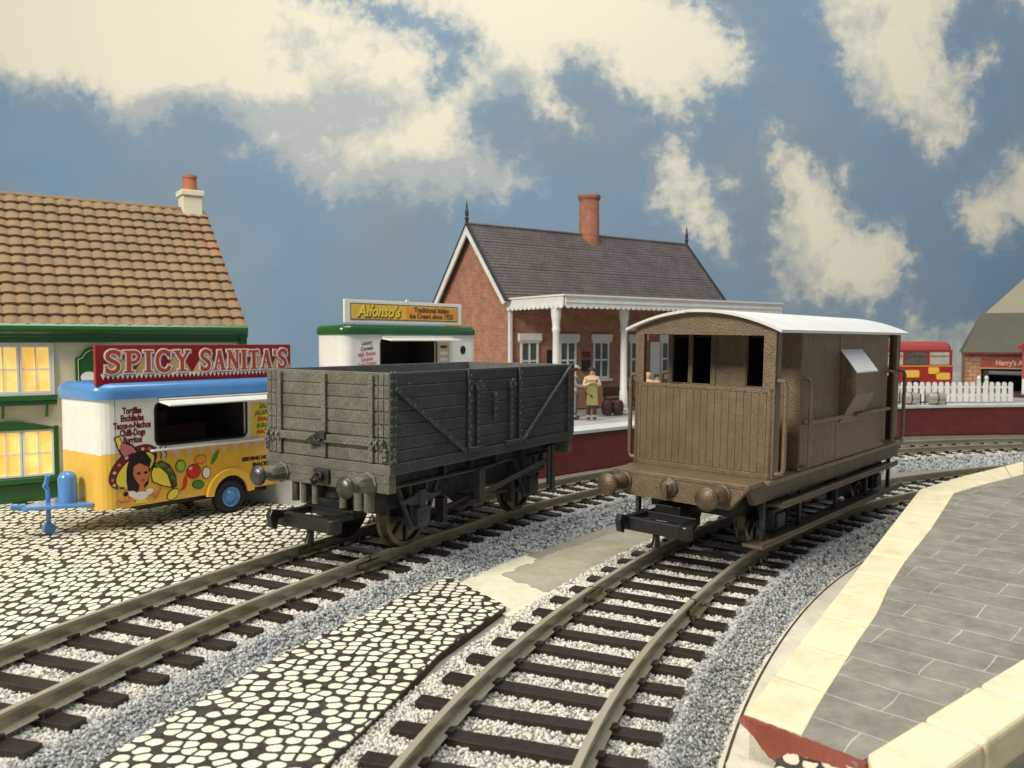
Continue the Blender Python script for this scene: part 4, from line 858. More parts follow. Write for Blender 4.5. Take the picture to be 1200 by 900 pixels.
GL={ # glyphs in a unit-high box: (width, [(points, pen)]), slab serifs at the stroke ends
 'S':(.62,[(cspl([(.54,.80),(.46,.93),(.28,.97),(.12,.86),(.12,.68),(.30,.54),(.46,.42),(.50,.24),(.38,.07),(.20,.04),(.06,.16)]),.19),([(.55,.68),(.55,.98)],.07),([(.05,.02),(.05,.34)],.07)]),
 'P':(.66,[([(.18,.02),(.18,.98)],.22),(cspl([(.18,.93),(.42,.95),(.56,.82),(.54,.62),(.40,.48),(.20,.46)]),.15),([(.0,.03),(.38,.03)],.08),([(.0,.97),(.3,.97)],.08)]),
 'I':(.36,[([(.18,.02),(.18,.98)],.22),([(.0,.03),(.36,.03)],.08),([(.0,.97),(.36,.97)],.08)]),
 'C':(.66,[(cspl([(.56,.76),(.46,.93),(.28,.96),(.12,.78),(.08,.5),(.13,.2),(.30,.05),(.48,.08),(.58,.26)]),.19),([(.58,.64),(.58,.98)],.07)]),
 'Y':(.68,[([(.12,.96),(.34,.5)],.2),([(.58,.96),(.34,.5)],.13),([(.34,.52),(.34,.02)],.2),([(.15,.03),(.53,.03)],.08),([(.0,.97),(.28,.97)],.08),([(.46,.97),(.68,.97)],.08)]),
 'A':(.72,[([(.36,.98),(.58,.02)],.21),([(.36,.98),(.13,.02)],.11),([(.2,.34),(.5,.34)],.08),([(.0,.03),(.26,.03)],.08),([(.44,.03),(.72,.03)],.08)]),
 'N':(.74,[([(.14,.02),(.14,.96)],.11),([(.14,.96),(.6,.04)],.2),([(.6,.02),(.6,.98)],.11),([(.0,.03),(.28,.03)],.08),([(.46,.97),(.74,.97)],.08),([(.0,.97),(.2,.97)],.08)]),
 'T':(.66,[([(.33,.02),(.33,.98)],.22),([(.02,.93),(.64,.93)],.12),([(.14,.03),(.52,.03)],.08),([(.03,.72),(.03,.94)],.07),([(.63,.72),(.63,.94)],.07)]),
 "'":(.2,[([(.1,.98),(.08,.72)],.14)]),' ':(.30,[])}
def lettering(s,x0,x1,z0,h,y,parent):
    tot=sum(GL[c][0]+.09 for c in s)-.09; sx_=(x1-x0)/tot
    for grow,mat,th,nm,dx in ((.16,'p_grey',.004,'letter_shadow',.035),(.13,'p_white',.012,'letter_outline',0),(0,'p_red',.020,'lettering',0)):
        mb=MB(); x=x0
        for c in s:
            w_,st=GL[c]
            for pts,pen in st:
                P=[(x+px*sx_+dx*h,z0+pz*h-dx*h) for px,pz in pts]
                if grow:   # let the outline run past the ends
                    a,b=P[0],P[1];l=math.dist(a,b) or 1;P[0]=(a[0]-(b[0]-a[0])/l*grow*h*.45,a[1]-(b[1]-a[1])/l*grow*h*.45)
                    a,b=P[-1],P[-2];l=math.dist(a,b) or 1;P[-1]=(a[0]-(b[0]-a[0])/l*grow*h*.45,a[1]-(b[1]-a[1])/l*grow*h*.45)
                stroke(mb,P,(pen*.92+grow)*h,y,th)
            x+=(w_+.09)*sx_
        mb.build(nm,mat,parent)
def trailer(T,LX,WYD,yel,wht,roof,zb,zd,zw0,zw1,zr0,zr1,win,flapx):
    r=.34
    mb=MB();mb.prism(rrect(0,LX,0,WYD,r),zd-zb,'z',zb);mb.build('lower_body',yel,T,bevel=.03)
    mb=MB(); P=rrect(0,LX,0,WYD,r); n=7
    left=[p for p in P if p[0]<=r+1e-6]; 
    # left end block
    lb=[(win[0],0)]+[(win[0],.06),(.06+r*.6,.06),(.06,.06+r*.6),(.06,WYD-.06)]+[(win[0],WYD-.06),(win[0],WYD)]
    mb.prism([(win[0],0),(win[0],WYD)]+[p for p in P if p[0]<r+1e-6 and p[1]>WYD/2]+[p for p in P if p[0]<r+1e-6 and p[1]<=WYD/2],zr0-zd,'z',zd)
    mb.prism([(win[1],WYD),(win[1],0)]+[p for p in P if p[0]>LX-r-1e-6 and p[1]<=WYD/2]+[p for p in P if p[0]>LX-r-1e-6 and p[1]>WYD/2],zr0-zd,'z',zd)
    mb.box(win[0],win[1],0,.08,zd,zw0);mb.box(win[0],win[1],0,.08,zw1,zr0);mb.box(win[0],win[1],WYD-.08,WYD,zd,zr0)
    up=mb.build('upper_body',wht,T)
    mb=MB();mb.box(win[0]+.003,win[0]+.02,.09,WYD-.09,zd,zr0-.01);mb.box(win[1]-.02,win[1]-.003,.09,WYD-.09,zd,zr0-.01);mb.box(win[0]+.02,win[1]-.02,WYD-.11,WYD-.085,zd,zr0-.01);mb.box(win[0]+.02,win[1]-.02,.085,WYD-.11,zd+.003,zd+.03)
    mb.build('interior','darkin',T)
    # rounded dark rim of the hatch
    mb=MB();k=rrect(win[0]-.01,win[1]+.01,zw0-.01,zw1+.01,.14)
    for a,b in zip(k,k[1:]+k[:1]): mb.bar((a[0],-.004,a[1]),(b[0],-.004,b[1]),.05,.02,(0,1,0)) if math.dist(a,b)>1e-4 else None
    mb.build('hatch_rim','p_black',T)
    rounded_roof(-.06,LX+.06,-.06,WYD+.06,r+.05,zr0+.002,zr1,.2).build('roof',roof,T,smooth=True)
    mb=MB();mb.box(flapx[0],flapx[1],-.52,-.02,zw1+.03,zw1+.075,Matrix.Rotation(math.radians(8),3,'X'),(0,0,zw1+.05));mb.box(flapx[0],flapx[1],-.06,-.005,zw1+.08,zw1+.12);mb.build('hatch_flap',wht,T,bevel=.015)
    mb=MB();mb.box(win[0]-.15,LX-.2,-.10,-.003,zw0-.14,zw0-.09);mb.build('counter',wht,T,bevel=.02)
TR=thing('food_trailer','yellow and white food trailer with blue roof and red sign in front of the cottage','food trailer',(-8.72,17.4,.88),yaw=.667)
trailer(TR,5.7,1.95,'tyel','twhite','tblue',.52,1.72,1.82,2.74,2.88,3.24,(1.27,3.58),(1.33,4.2))
# wheel, arch
for s,y in ((1,-.02),(-1,1.97)):
    a0=math.asin((.62-.42)/.62) ; P=ell(3.08,.42,.64,.66,22,0,.10,PI-.10)+ell(3.08,.42,.47,.50,22,0,.10,PI-.10)[::-1]
    mb=MB();mb.prism(P,-.10 if s>0 else .10,'y',y);mb.build('wheel_arch','tyel',TR,bevel=.03)
    mb=MB();mb.prism(ell(3.08,.42,.47,.50,22,0,.1,PI-.1),-.012 if s>0 else .012,'y',y);mb.build('wheel_well','shadow',TR)
    wy=y-s*.02
    mb=MB();mb.lathe((3.08,wy+s*.20,.40),(0,-s,0),[(0,.2),(0,.36),(.03,.40),(.20,.40),(.24,.35),(.235,.24),(.2,.2)],28);wl=mb.build('wheel','tyre',TR,smooth=True)
    mb=MB();mb.lathe((3.08,wy-s*.01,.40),(0,-s,0),[(0,.24),(.04,.24),(.01,.20),(0,.15),(.04,.11),(.06,.07),(.06,.001)],24);mb.build('wheel_rim','tblue',wl,smooth=True)
mb=MB();mb.box(1,4.5,.3,1.65,.36,.5);mb.build('chassis','underframe',TR)
# drawbar, bottle, jockey wheel
mb=MB();mb.prism([(.0,.25),(.0,1.70),(-1.12,1.12),(-1.22,1.0),(-1.12,.88)],.08,'z',.60);db=mb.build('drawbar','tblue',TR,bevel=.02)
mb=MB();mb.lathe((-.30,.80,.68),(0,0,1),[(0,.19),(.52,.19),(.62,.15),(.67,.06),(.68,.001)],18);mb.build('gas_bottle','tblue',TR,smooth=True)
mb=MB();mb.tube([(-.60,1.05,.14),(-.60,1.05,.95),(-.66,1.05,1.05),(-.66,.95,1.14),(-.66,.88,1.30)],.05,8);mb.lathe((-.60,.98,.13),(0,1,0),[(0,.06),(0,.12),(.14,.12),(.14,.06)],16);mb.build('jockey_wheel','tblue',TR,smooth=True)
mb=MB();mb.tube([(-1.1,1.0,.66),(-1.35,1.0,.70)],[.07,.05],8);mb.build('hitch','tblue',TR,smooth=True)
# rooftop sign
mb=MB();mb.box(.02,4.98,.08,.18,3.18,4.05);sgn=mb.build('sign','signred',TR,bevel=.01)
sy=.078
mb=MB()
for i in range(7):
    x=.12+i*.70; mb.prism([(x,3.40),(x+.70,3.40),(x+.36,3.97)],-.004-.0004*i,'y',sy)
mb.build('sign_triangles','p_tan',sgn)
mb=MB()
for i in range(46): x=.12+i*.105; mb.prism([(x,3.41),(x+.10,3.41),(x+.05,3.31)],-.008,'y',sy)
mb.box(.12,4.95,sy-.007,sy-.001,3.405,3.425);mb.build('sign_bunting','p_white',sgn)
lettering('SPICY',.20,2.17,3.45,.47,sy-.006,sgn);lettering("SANITA'S",2.42,4.86,3.45,.47,sy-.006,sgn)
mb=MB();mb.box(.355,.367,-.006,.0,.56,2.86);mb.box(5.2,5.212,-.006,0,.9,2.86);mb.build('panel_seam','p_grey',TR)
mb=MB();mb.box(1.7,3.3,1.3,1.6,1.72,2.1);mb.box(1.9,2.3,1.35,1.6,2.1,2.45);mb.build('kitchen_unit','wood2',TR)
# printed artwork on the side
ty=-.004
for i,(s_,z) in enumerate((('Tortillas',2.62),('Enchiladas',2.46),('Tacos-n-Nachos',2.30),('Chilli-Dogs',2.14),('Burritos',1.98))):
    face_text(s_,.74,z,ty,.19,'p_maroon',TR,'menu_line',bold=.009,sx=.66,ext=.003)
mb=MB()
for i in range(13):
    x=1.32+i*.30; mb.prism([(x,1.722),(x+.29,1.722),(x+.145,1.46)],-.006,'y',ty)
mb.build('bunting','p_pink',TR)
mb=MB();mb.box(3.72,4.55,-.02,ty,1.78,2.60);mp=mb.build('menu_panel','p_yel',TR)
for s_,z,c in (('SALSA',2.52,'p_green'),('JALAPENO',2.36,'p_green'),('SNACKS',2.20,'p_tom'),('BURGERS',2.04,'p_green'),('NACHOS',1.89,'p_tom')):
    face_text(s_,4.12,z,-.022,.15,c,mp,'menu_word',bold=.006,sx=.85,shear=.25,ext=.003)
face_text('SERVING HOT',3.86,1.24,ty,.13,'p_black',TR,'small_print',bold=.007,ext=.003); face_text('SNACKS',3.98,1.08,ty,.13,'p_black',TR,'small_print',bold=.007,ext=.003)
art=[0]
def A(poly,mat,lv): 
    art[0]+=1; mb=MB(); mb.prism(poly,-(.004+lv*.003+art[0]*.0001),'y',ty); return mb.build('printed_picture',mat,TR)
hx,hz=.80,1.42
hat=ell(.74,1.40,.62,.36,30,.62)
A(hat,'p_black',0);A(ell(.74,1.40,.60,.34,30,.62),'p_maroon',1);A(ell(.78,1.33,.51,.26,30,.62),'p_black',2);A(ell(.78,1.33,.495,.245,30,.62),'p_yel',3)
A([(.32,2.06),(.44,2.11),(.50,1.97),(.74,1.88),(.84,1.74),(.52,1.60),(.42,1.76)],'p_black',1.5);A([(.40,2.04),(.44,2.07),(.51,1.94),(.71,1.85),(.80,1.74),(.54,1.63),(.45,1.78)],'p_rose',2.2);A([(.35,2.04),(.43,2.08),(.48,1.96),(.43,1.80)],'p_yel',2.6)
for k in range(16):   # hat band diamonds
    a=k*2*PI/16; c_,s__=math.cos(.62),math.sin(.62); x=.555*math.cos(a);z=.295*math.sin(a); X=.76+x*c_-z*s__;Z=1.365+x*s__+z*c_
    if z*1.0>-.05 or x<0: A([(X-.045,Z),(X,Z-.04),(X+.045,Z),(X,Z+.04)],'p_rose' if k%2 else 'p_pink',2.4)
A([(.58,1.36),(.66,1.62),(.82,1.72),(1.02,1.68),(1.14,1.50),(1.10,1.36),(1.06,.98),(.95,.88),(.72,.84),(.60,.90),(.57,1.1)],'p_black',5)
A([(.74,1.40),(.86,1.46),(1.06,1.36),(1.08,1.20),(1.04,1.06),(.95,.96),(.84,1.00),(.76,1.12),(.72,1.24)],'p_skin',6)
A([(.86,1.0),(.95,.98),(.97,.86),(1.06,.80),(.98,.70),(.78,.70),(.72,.80),(.84,.86)],'p_skin',5.6)
for x in (.84,1.0): A(ell(x,1.24,.045,.028,10),'p_black',7)
A(ell(.94,1.07,.04,.018,10),'p_tom',7);A(ell(.94,1.09,.035,.010,8),'p_maroon',7.2)
A(ell(.88,.74,.17,.09,16),'p_white',6.2);A(ell(.70,.80,.09,.07,12,-.5),'p_white',6.3);A(ell(1.08,.80,.09,.06,12,.5),'p_white',6.3);A([(.80,.68),(.98,.68),(1.02,.58),(.76,.58)],'p_yel',6)
mb=MB();stroke(mb,[(1.12,.76),(1.22,.66),(1.36,.88)],.06,ty,.022);stroke(mb,[(.66,.74),(.60,.66),(.46,.66),(.34,.72)],.05,ty,.022);mb.build('printed_picture','p_skin',TR)
A(ell(.55,.82,.05,.05,10),'p_black',5)
# taco
tc=[(1.12,1.20),(1.20,1.40),(1.38,1.46),(1.58,1.34),(1.72,1.08),(1.74,.84),(1.64,.80),(1.40,.88),(1.16,1.0)]
A([(x+.0,z) for x,z in tc],'p_black',3);A([(1.20,1.38),(1.38,1.44),(1.57,1.32),(1.70,1.08),(1.72,.86),(1.66,.84),(1.56,1.08),(1.40,1.28)],'p_brown',4);A([(1.14,1.19),(1.20,1.32),(1.34,1.30),(1.50,1.14),(1.60,.84),(1.40,.90),(1.17,1.02)],'p_yel',4.4)
for x,z in ((1.28,1.36),(1.40,1.36),(1.56,1.22),(1.64,1.04)): A(ell(x,z,.07,.04,8,-.6),'p_green',4.8)
mb=MB()
for x in (1.24,1.36,1.48): stroke(mb,[(x,1.50),(x+.03,1.60),(x-.02,1.68),(x+.02,1.78)],.018,ty,.01)
mb.build('printed_picture','p_black',TR)
def veg(x,z,rx,rz,mat,rot=0,o='p_black'):
    rx*=.86;rz*=.86;A(ell(x,z,rx+.018,rz+.018,18,rot),o,1);A(ell(x,z,rx,rz,18,rot),mat,2)
veg(1.84,1.28,.13,.15,'p_lime');A(ell(1.84,1.28,.09,.11,14),'p_green',2.5);A(ell(1.84,1.28,.08,.10,14),'p_lime',2.8)
veg(2.34,1.38,.16,.11,'p_orange',.0,'p_tom');veg(2.16,1.12,.19,.18,'p_tom',0,'p_maroon');veg(2.48,1.05,.11,.15,'p_white');veg(2.27,.80,.16,.10,'p_green',-.2);veg(1.64,.66,.17,.11,'p_yel',.6)
A([(2.60,1.22),(2.64,1.38),(2.74,1.50),(2.84,1.58),(2.80,1.46),(2.76,1.36),(2.68,1.26)],'p_green',2);A([(1.80,.72),(1.88,.80),(1.90,.96),(1.96,1.08),(2.00,.94),(1.97,.80),(1.90,.72)],'p_tom',2)
A(ell(2.08,1.20,.05,.04,8),'p_pink',3)

# second trailer by the station
mt['tgreen']=gloss('dark green enamel',(.012,.085,.02));
AT=thing('food_trailer','white food trailer with green roof and yellow sign beside the brick station','food trailer',(-5.26,26.0,2.1),yaw=.716)
trailer(AT,6.05,1.55,'twhite','twhite','tgreen',.5,1.2,1.7,2.96,3.13,3.46,(1.48,3.98),(1.5,4.75))
mb=MB();mb.box(.08,5.3,.06,.14,3.50,4.24);s2=mb.build('sign','twhite',AT,bevel=.01)
mb=MB();mb.box(.30,5.10,.048,.058,3.60,4.13);s3=mb.build('sign_panel','p_brown',s2)
mb=MB();mb.box(.33,5.07,.043,.050,3.63,4.10);mb.build('sign_face','p_gold',s2)
mb=MB();mb.box(2.62,5.05,.040,.045,3.66,4.07);mb.build('sign_face','p_orange',s2)
mb=MB();mb.box(.5,.56,.07,.12,3.38,3.52);mb.box(4.3,4.36,.07,.12,3.38,3.52);mb.box(2.66,2.76,.05,.10,4.23,4.32);mb.build('sign_bracket','twhite',s2)
face_text('Alfonso\'s',1.50,3.85,.040,.52,'p_brown',s2,'lettering',bold=.028,shear=.25,ext=.003,sx=.92)
face_text('Alfonso\'s',1.47,3.875,.034,.52,'p_yel',s2,'lettering',bold=.012,shear=.25,ext=.003,sx=.92)
face_text('Traditional Italian',3.82,3.97,.037,.235,'p_brown',s2,'small_lettering',bold=.008,ext=.003)
face_text('Ice Cream since 1925',3.82,3.76,.037,.235,'p_brown',s2,'small_lettering',bold=.008,ext=.003)
for i,(s_,z,c) in enumerate((('Luxury',2.86,'p_maroon'),('Cornets',2.68,'p_maroon'),('Milk Shakes',2.50,'p_rose'),('Sundaes',2.34,'p_rose'),('Cold Drinks',2.18,'p_rose'),('Lollies',2.02,'p_tom'))):
    face_text(s_,.90,z,-.004,.18,c,AT,'menu_line',bold=.003,sx=.85,shear=.1,rot=.12,ext=.003)
mb=MB();mb.box(4.02,4.62,-.02,-.004,1.7,2.88);pp=mb.build('menu_panel','p_beige',AT)
for z in (2.72,2.5,2.28,2.06): 
    mb=MB();mb.prism(ell(4.32,z,.2,.06,12),-.006,'y',-.02);mb.build('printed_picture','p_brown' if z>2.6 else 'p_white',pp)
mb=MB();mb.frame(4.75,5.85,1.25,2.98,.03,-.012,-.003);mb.build('door','twhite',AT)
mb=MB();mb.prism(ell(5.30,2.60,.13,.15),-.02,'y',-.004);mb.build('porthole','p_black',AT)
for y in (.05,1.5):
    mb=MB();mb.lathe((3.0,y-.1,.36),(0,1,0),[(0,.2),(0,.34),(.2,.36),(.2,.2)],20);mb.build('wheel','tyre',AT)

# ------------------------------------------------------------------ station building
ST=thing('station_building','orange brick station with slate roof, chimney and white scalloped canopy','station building',(-.17,33.86,2.1),yaw=.96)
SX,SY,SE,SR=12.8,5.2,4.82,7.92
mb=MB();mb.box(0,SX,0,SY,0,SE);mb.prism([(0,SE),(SY,SE),(SY/2,SR-.15)],SX,'x',0);mb.build('wall','brick',ST)
t=NT('station slates'); v=t.mapping((1,1,1)); sx=t.n('ShaderNodeSeparateXYZ');t.l(t.co,sx.inputs[0]);cb=t.n('ShaderNodeCombineXYZ');t.l(sx.outputs[0],cb.inputs[0]);t.l(t.math('MULTIPLY',sx.outputs[1],1.56),cb.inputs[1])
b=t.n('ShaderNodeTexBrick');b.inputs['Scale'].default_value=1;b.inputs['Brick Width'].default_value=.30;b.inputs['Row Height'].default_value=.20;b.inputs['Mortar Size'].default_value=.014;b.inputs['Color1'].default_value=(.125,.098,.088,1);b.inputs['Color2'].default_value=(.092,.075,.070,1);b.inputs['Mortar'].default_value=(.05,.04,.038,1);t.l(cb.outputs[0],b.inputs['Vector'])
t.base(t.mix(.35,b.outputs['Color'],t.mix(t.ramp(t.noise(1.2,6,.7),[(.3,0.),(.7,1.)]),(.1,)*3,(.9,)*3),'OVERLAY'));t.b.inputs['Roughness'].default_value=.55;mt['slates']=t.m
# slate courses as real overlapping steps
sl=math.hypot(SY/2+.35,SR-SE+.25); 
for side in (0,1):
    mb=MB();nr=26
    ylo,zlo,yhi,zhi=(-.35,SE-.28,SY/2,SR) if side==0 else (SY+.35,SE-.28,SY/2,SR)
    for i in range(nr):
        a,b_=i/nr,(i+1.1)/nr
        y0,z0=ylo+(yhi-ylo)*a,zlo+(zhi-zlo)*a; y1,z1=ylo+(yhi-ylo)*min(b_,1),zlo+(zhi-zlo)*min(b_,1)
        mb.add([(-.36,y0,z0+.035),(SX+.36,y0,z0+.035),(SX+.36,y1,z1),(-.36,y1,z1),(-.36,y0,z0-.05),(SX+.36,y0,z0-.05),(SX+.36,y1,z1-.06),(-.36,y1,z1-.06)],[(0,1,2,3),(7,6,5,4),(0,4,5,1),(1,5,6,2),(2,6,7,3),(3,7,4,0)])
    mb.build('roof','slates',ST)
mt['ridge']=M('black iron ridge',(.02,.02,.022),.5)
mb=MB();mb.tube([(-.38,SY/2,SR+.02),(SX+.38,SY/2,SR+.02)],.07,8);mb.build('ridge','slates',ST)
for X in (-.37,SX+.29):
    for q in (-1,1):
        mb=MB();a=(SY/2+q*(SY/2+.36),SE-.32);b=(SY/2,SR-.03);w_=.34
        P=[a,b,(b[0],b[1]-w_*1.15),(a[0]-q*.0,a[1]-.16),(a[0],a[1]-.08)]
        P=[a,b,(b[0],b[1]-w_*1.2),(a[0]-q*.22,a[1]-.10)]
        mb.prism(P,.08,'x',X);mb.build('bargeboard','white',ST)
        mb=MB();mb.bar((X+.04,a[0],a[1]+.05),(X+.04,b[0],b[1]+.05),.14,.07);mb.build('verge','ridge',ST)
for X in (-.33,SX+.33):
    mb=MB();mb.lathe((X,SY/2,SR),(0,0,1),[(0,.07),(.2,.07),(.25,.11),(.32,.06),(.5,.09),(.62,.05),(.85,.035),(.98,.001)],10);mb.build('finial','ridge',ST,smooth=True)
mt['chim']=wallbrick('chimney brick',(.40,.15,.085),(.32,.11,.065),(.26,.14,.1),.22,.10,.01)
mb=MB();mb.lathe((6.5,SY/2,SR-.9),(0,0,1),[(0,.50),(2.55,.47),(2.6,.52),(2.72,.55),(2.80,.53),(2.82,.40),(2.7,.38)],14);mb.build('chimney','chim',ST,smooth=True)
mt['glassg']=M('grey green model glazing',(.10,.11,.085),.12,var=.5,vs=4,bump=0)
for X in (.62,2.66,4.55,6.75,8.7,10.8):
    wd=casement(ST,X,X+.92,1.28,2.92,2,2,'glassg',w=.09,m=.07,y=-.0)
    mb=MB();mb.box(X-.14,X+1.06,-.13,-.0,2.93,3.24);mb.box(X-.10,X+1.02,-.10,-.0,2.86,2.93);mb.build('lintel','white',wd,bevel=.03)
    mb=MB();mb.box(X-.12,X+1.04,-.16,0,1.16,1.27);mb.build('sill','white',wd,bevel=.02)
mb=MB();mb.box(.0,.16,-.12,.0,0,4.2);mb.build('downpipe','white',ST,bevel=.02)
mb=MB();mb.box(8.0,8.62,-.06,0,0,2.9);mb.build('door','frame',ST,bevel=.02)
# canopy
mb=MB();mb.box(-.02,12.6,-3.70,-.0,4.46,4.56);mb.build('canopy_roof','slates',ST)
CZ=4.15
def valance(mb,length,conv,step=.27):
    n=int(length/step);
    for i in range(n):
        a=i*length/n;b=(i+1)*length/n;c=(a+b)/2
        mb_pts=[(a,4.30),(a+.02,CZ+.06),(c-.05,CZ),(c+.05,CZ),(b-.02,CZ+.06),(b,4.30),(b,4.60),(a,4.60)]
        conv(mb,mb_pts)
mb=MB();valance(mb,12.62,lambda m,P:m.prism(P,.06,'y',-3.77));mb.box(-.08,12.66,-3.84,-3.70,4.60,4.66);mb.box(-.04,12.64,-3.80,-3.77,4.36,4.40);mb.build('valance','white',ST)
mb=MB();valance(mb,3.70,lambda m,P:m.prism([(p[0]-3.70,p[1]) for p in P],.06,'x',-.08));mb.box(-.14,-.02,-3.84,.0,4.60,4.66);mb.build('valance','white',ST)
for X in (.15,3.61,7.07,10.53):
    mb=MB();mb.lathe((X,-3.0,0),(0,0,1),[(0,.21),(.18,.21),(.22,.17),(.9,.165),(.94,.145),(3.25,.13),(3.3,.16),(3.4,.16),(3.45,.14),(3.7,.16),(3.85,.19),(4.1,.20),(4.45,.20)],14);mb.build('column','white',ST,smooth=True)
mb=MB();mb.box(3.90,4.36,-.06,0,1.62,2.10);bd=mb.build('notice_board','p_black',ST);mb=MB();mb.box(3.90,4.36,-.05,0,2.2,2.46);mb.build('notice','p_maroon',ST)
mb=MB();mb.box(2.00,2.36,-.06,0,1.9,2.55);mb.build('notice','p_black',ST)
mb=MB();mb.box(6.15,6.5,-.05,0,1.5,2.4);mb.build('notice','p_grey',ST)

# ------------------------------------------------------------------ platform furniture
mt['wood']=M('dark stained wood',(.07,.03,.017),.6,var=.3)
mt['iron']=M('dark iron',(.03,.028,.025),.5)
BN=thing('platform_bench','dark wooden bench against the station wall behind the person in the green apron','bench',(3.95,34.6,2.1),yaw=.96)
mb=MB();mb.box(0,1.6,-.22,.22,.46,.52);mb.build('seat','wood',BN);mb=MB();mb.box(0,1.6,.20,.25,.60,1.0);mb.build('backrest','wood',BN)
for x in (.08,1.45):
    for y in (-.2,.18): mb=MB();mb.box(x,x+.07,y,y+.07,0,.46 if y<0 else 1.0);mb.build('leg','iron',BN)
for i,(x,y,l) in enumerate(((3.78,32.9,'left one of the two dark barrels standing beside the white column'),(4.22,33.0,'right one of the two dark barrels, touching the white column'))):
    B=thing('barrel',l,'barrel',(x,y,2.1),group='barrels beside the column')
    mb=MB();mb.lathe((0,0,0),(0,0,1),[(0,.17),(.1,.21),(.28,.24),(.46,.21),(.56,.17),(.55,.13),(.53,.001)],16);mb.build('staves','wood',B,smooth=True)
    for z,r_ in ((.09,.212),(.42,.225)): mb=MB();mb.lathe((0,0,z),(0,0,1),[(0,r_),(.05,r_+.004),(.05,r_-.03),(0,r_-.03)],16);mb.build('hoop','buffer',B)
# picket fence
FE=thing('picket_fence','white picket fence on the platform in front of the red bus','fence',(15.4,39.9,2.1))
def picket(x,h,w=.20):
    mb=MB();mb.prism([(x-w/2,0.02),(x+w/2,.02),(x+w/2,h-.12)]+ell(x,h-.10,w/2,.10,8,0,.2,PI-.2)+[(x-w/2,h-.12)],.06,'y',0);return mb
i=0;x=.1
while x<8.65:
    picket(x,.96).build('picket','white',FE);x+=.305
for z in (.28,.66): mb=MB();mb.box(0,8.7,.06,.11,z,z+.09);mb.build('fence_rail','white',FE)
for x in (7.05,7.42):
    mb=MB();mb.box(x-.07,x+.07,-.1,.0,0,1.05);mb.lathe((x,-.05,1.05),(0,0,1),[(0,.05),(.06,.08),(.12,.09),(.2,.05),(.22,.001)],10);mb.build('post','white',FE,smooth=False)
mt['silver']=M('silver painted drum',(.55,.50,.40),.35,.5,var=.2)
SB=thing('drum_stand','low wire stand carrying silver drums in front of the picket fence','stand',(17.7,38.0,2.1))
for x0,x1 in ((0,1.1),(1.15,2.2)):
    for z in (.10,):
        mb=MB();mb.box(x0,x1,-.14,-.10,z,z+.04);mb.box(x0,x1,.26,.30,z,z+.04);mb.build('stand_rail','iron',SB)
for x in (.02,1.0,1.2,2.15):
    mb=MB();mb.tube([(x,-.12,0),(x,-.12,.5)],.03,6);mb.build('leg','iron',SB);mb=MB();mb.tube([(x,.28,0),(x,.28,.5)],.03,6);mb.build('leg','iron',SB)
for i,(x,l) in enumerate(((.45,'left silver drum lying on the low wire stand'),(1.65,'right silver drum lying on the low wire stand'))):
    D=thing('drum',l,'drum',(17.7+x,38.08,2.1),group='silver drums on the stand')
    mb=MB();mb.lathe((-.38,-.3,.32),(1,0,0),[(0,.16),(.03,.25),(.3,.28),(.46,.28),(.73,.25),(.76,.16)],18);mb.build('shell','silver',D,smooth=True)
    mb=MB();mb.lathe((-.03,-.3,.32),(1,0,0),[(0,.285),(.06,.285)],18);mb.build('band','buffer',D)
# bus
mt['busred']=gloss('bus red',(.34,.016,.012),.3);mt['busroof']=M('faded red bus roof',(.42,.07,.06),.45,var=.1)
BU=thing('bus','red single deck bus with yellow notices parked behind the picket fence','bus',(14.8,46,2.1))
BL=9.7
prof=rrect(0,BL,.25,2.5,.45)
mb=MB();mb.prism([(0.05,.3),(BL-.02,.3),(BL,1.6),(0,1.6)],2.3,'y',0);mb.build('body','busred',BU,bevel=.1,seg=3)
mb=MB()
for x in (0.06,1.3,2.7,4.1,5.5,6.9,8.25,BL-.20): mb.box(x,x+.14,.03,2.27,1.6,2.42)
mb.box(.06,BL-.06,.04,2.26,2.32,2.45);mb.build('pillars','busred',BU,bevel=.02)
rounded_roof(0.02,BL-.02,0,2.3,.4,2.42,2.92,.38).build('roof','busroof',BU,smooth=True)
mt['busglass']=M('dusty bus glazing',(.50,.48,.40),.15,var=.35,vs=1.2,bump=0)
mt['seatbus']=M('bus interior',(.16,.05,.03),.7)
for a,b in zip((0.2,1.44,2.84,4.24,5.64,7.04,8.39),(1.3,2.7,4.1,5.5,6.9,8.25,BL-.22)):
    mb=MB();mb.box(a,b,.06,.08,1.62,2.32);w_=mb.build('window','busglass' if a not in(7.04,) else 'glassg',BU)
    mb=MB();mb.box(a+.05,b-.05,.02,.055,2.10,2.13);mb.build('window_frame','busred',w_)
mb=MB();mb.box(.2,BL-.25,.2,2.1,.6,1.85);mb.build('seats','seatbus',BU)
for x0,x1,z0,z1 in ((6.9,7.8,.92,1.32),(8.3,8.9,1.12,1.48),(8.75,9.5,.80,1.18),(5.2,6.3,.95,1.3)):
    mb=MB();mb.prism(rrect(x0,x1,z0,z1,.08),-.015,'y',0);mb.build('notice','p_gold',BU)
mb=MB();mb.box(.1,BL-.1,-.015,0,1.52,1.58);mb.build('trim','p_orange',BU)
for x in (1.8,7.6):
    mb=MB();mb.lathe((x,-.02,.4),(0,1,0),[(0,.15),(0,.38),(.05,.4),(.25,.4),(.25,.2)],20);mb.build('wheel','tyre',BU,smooth=True)
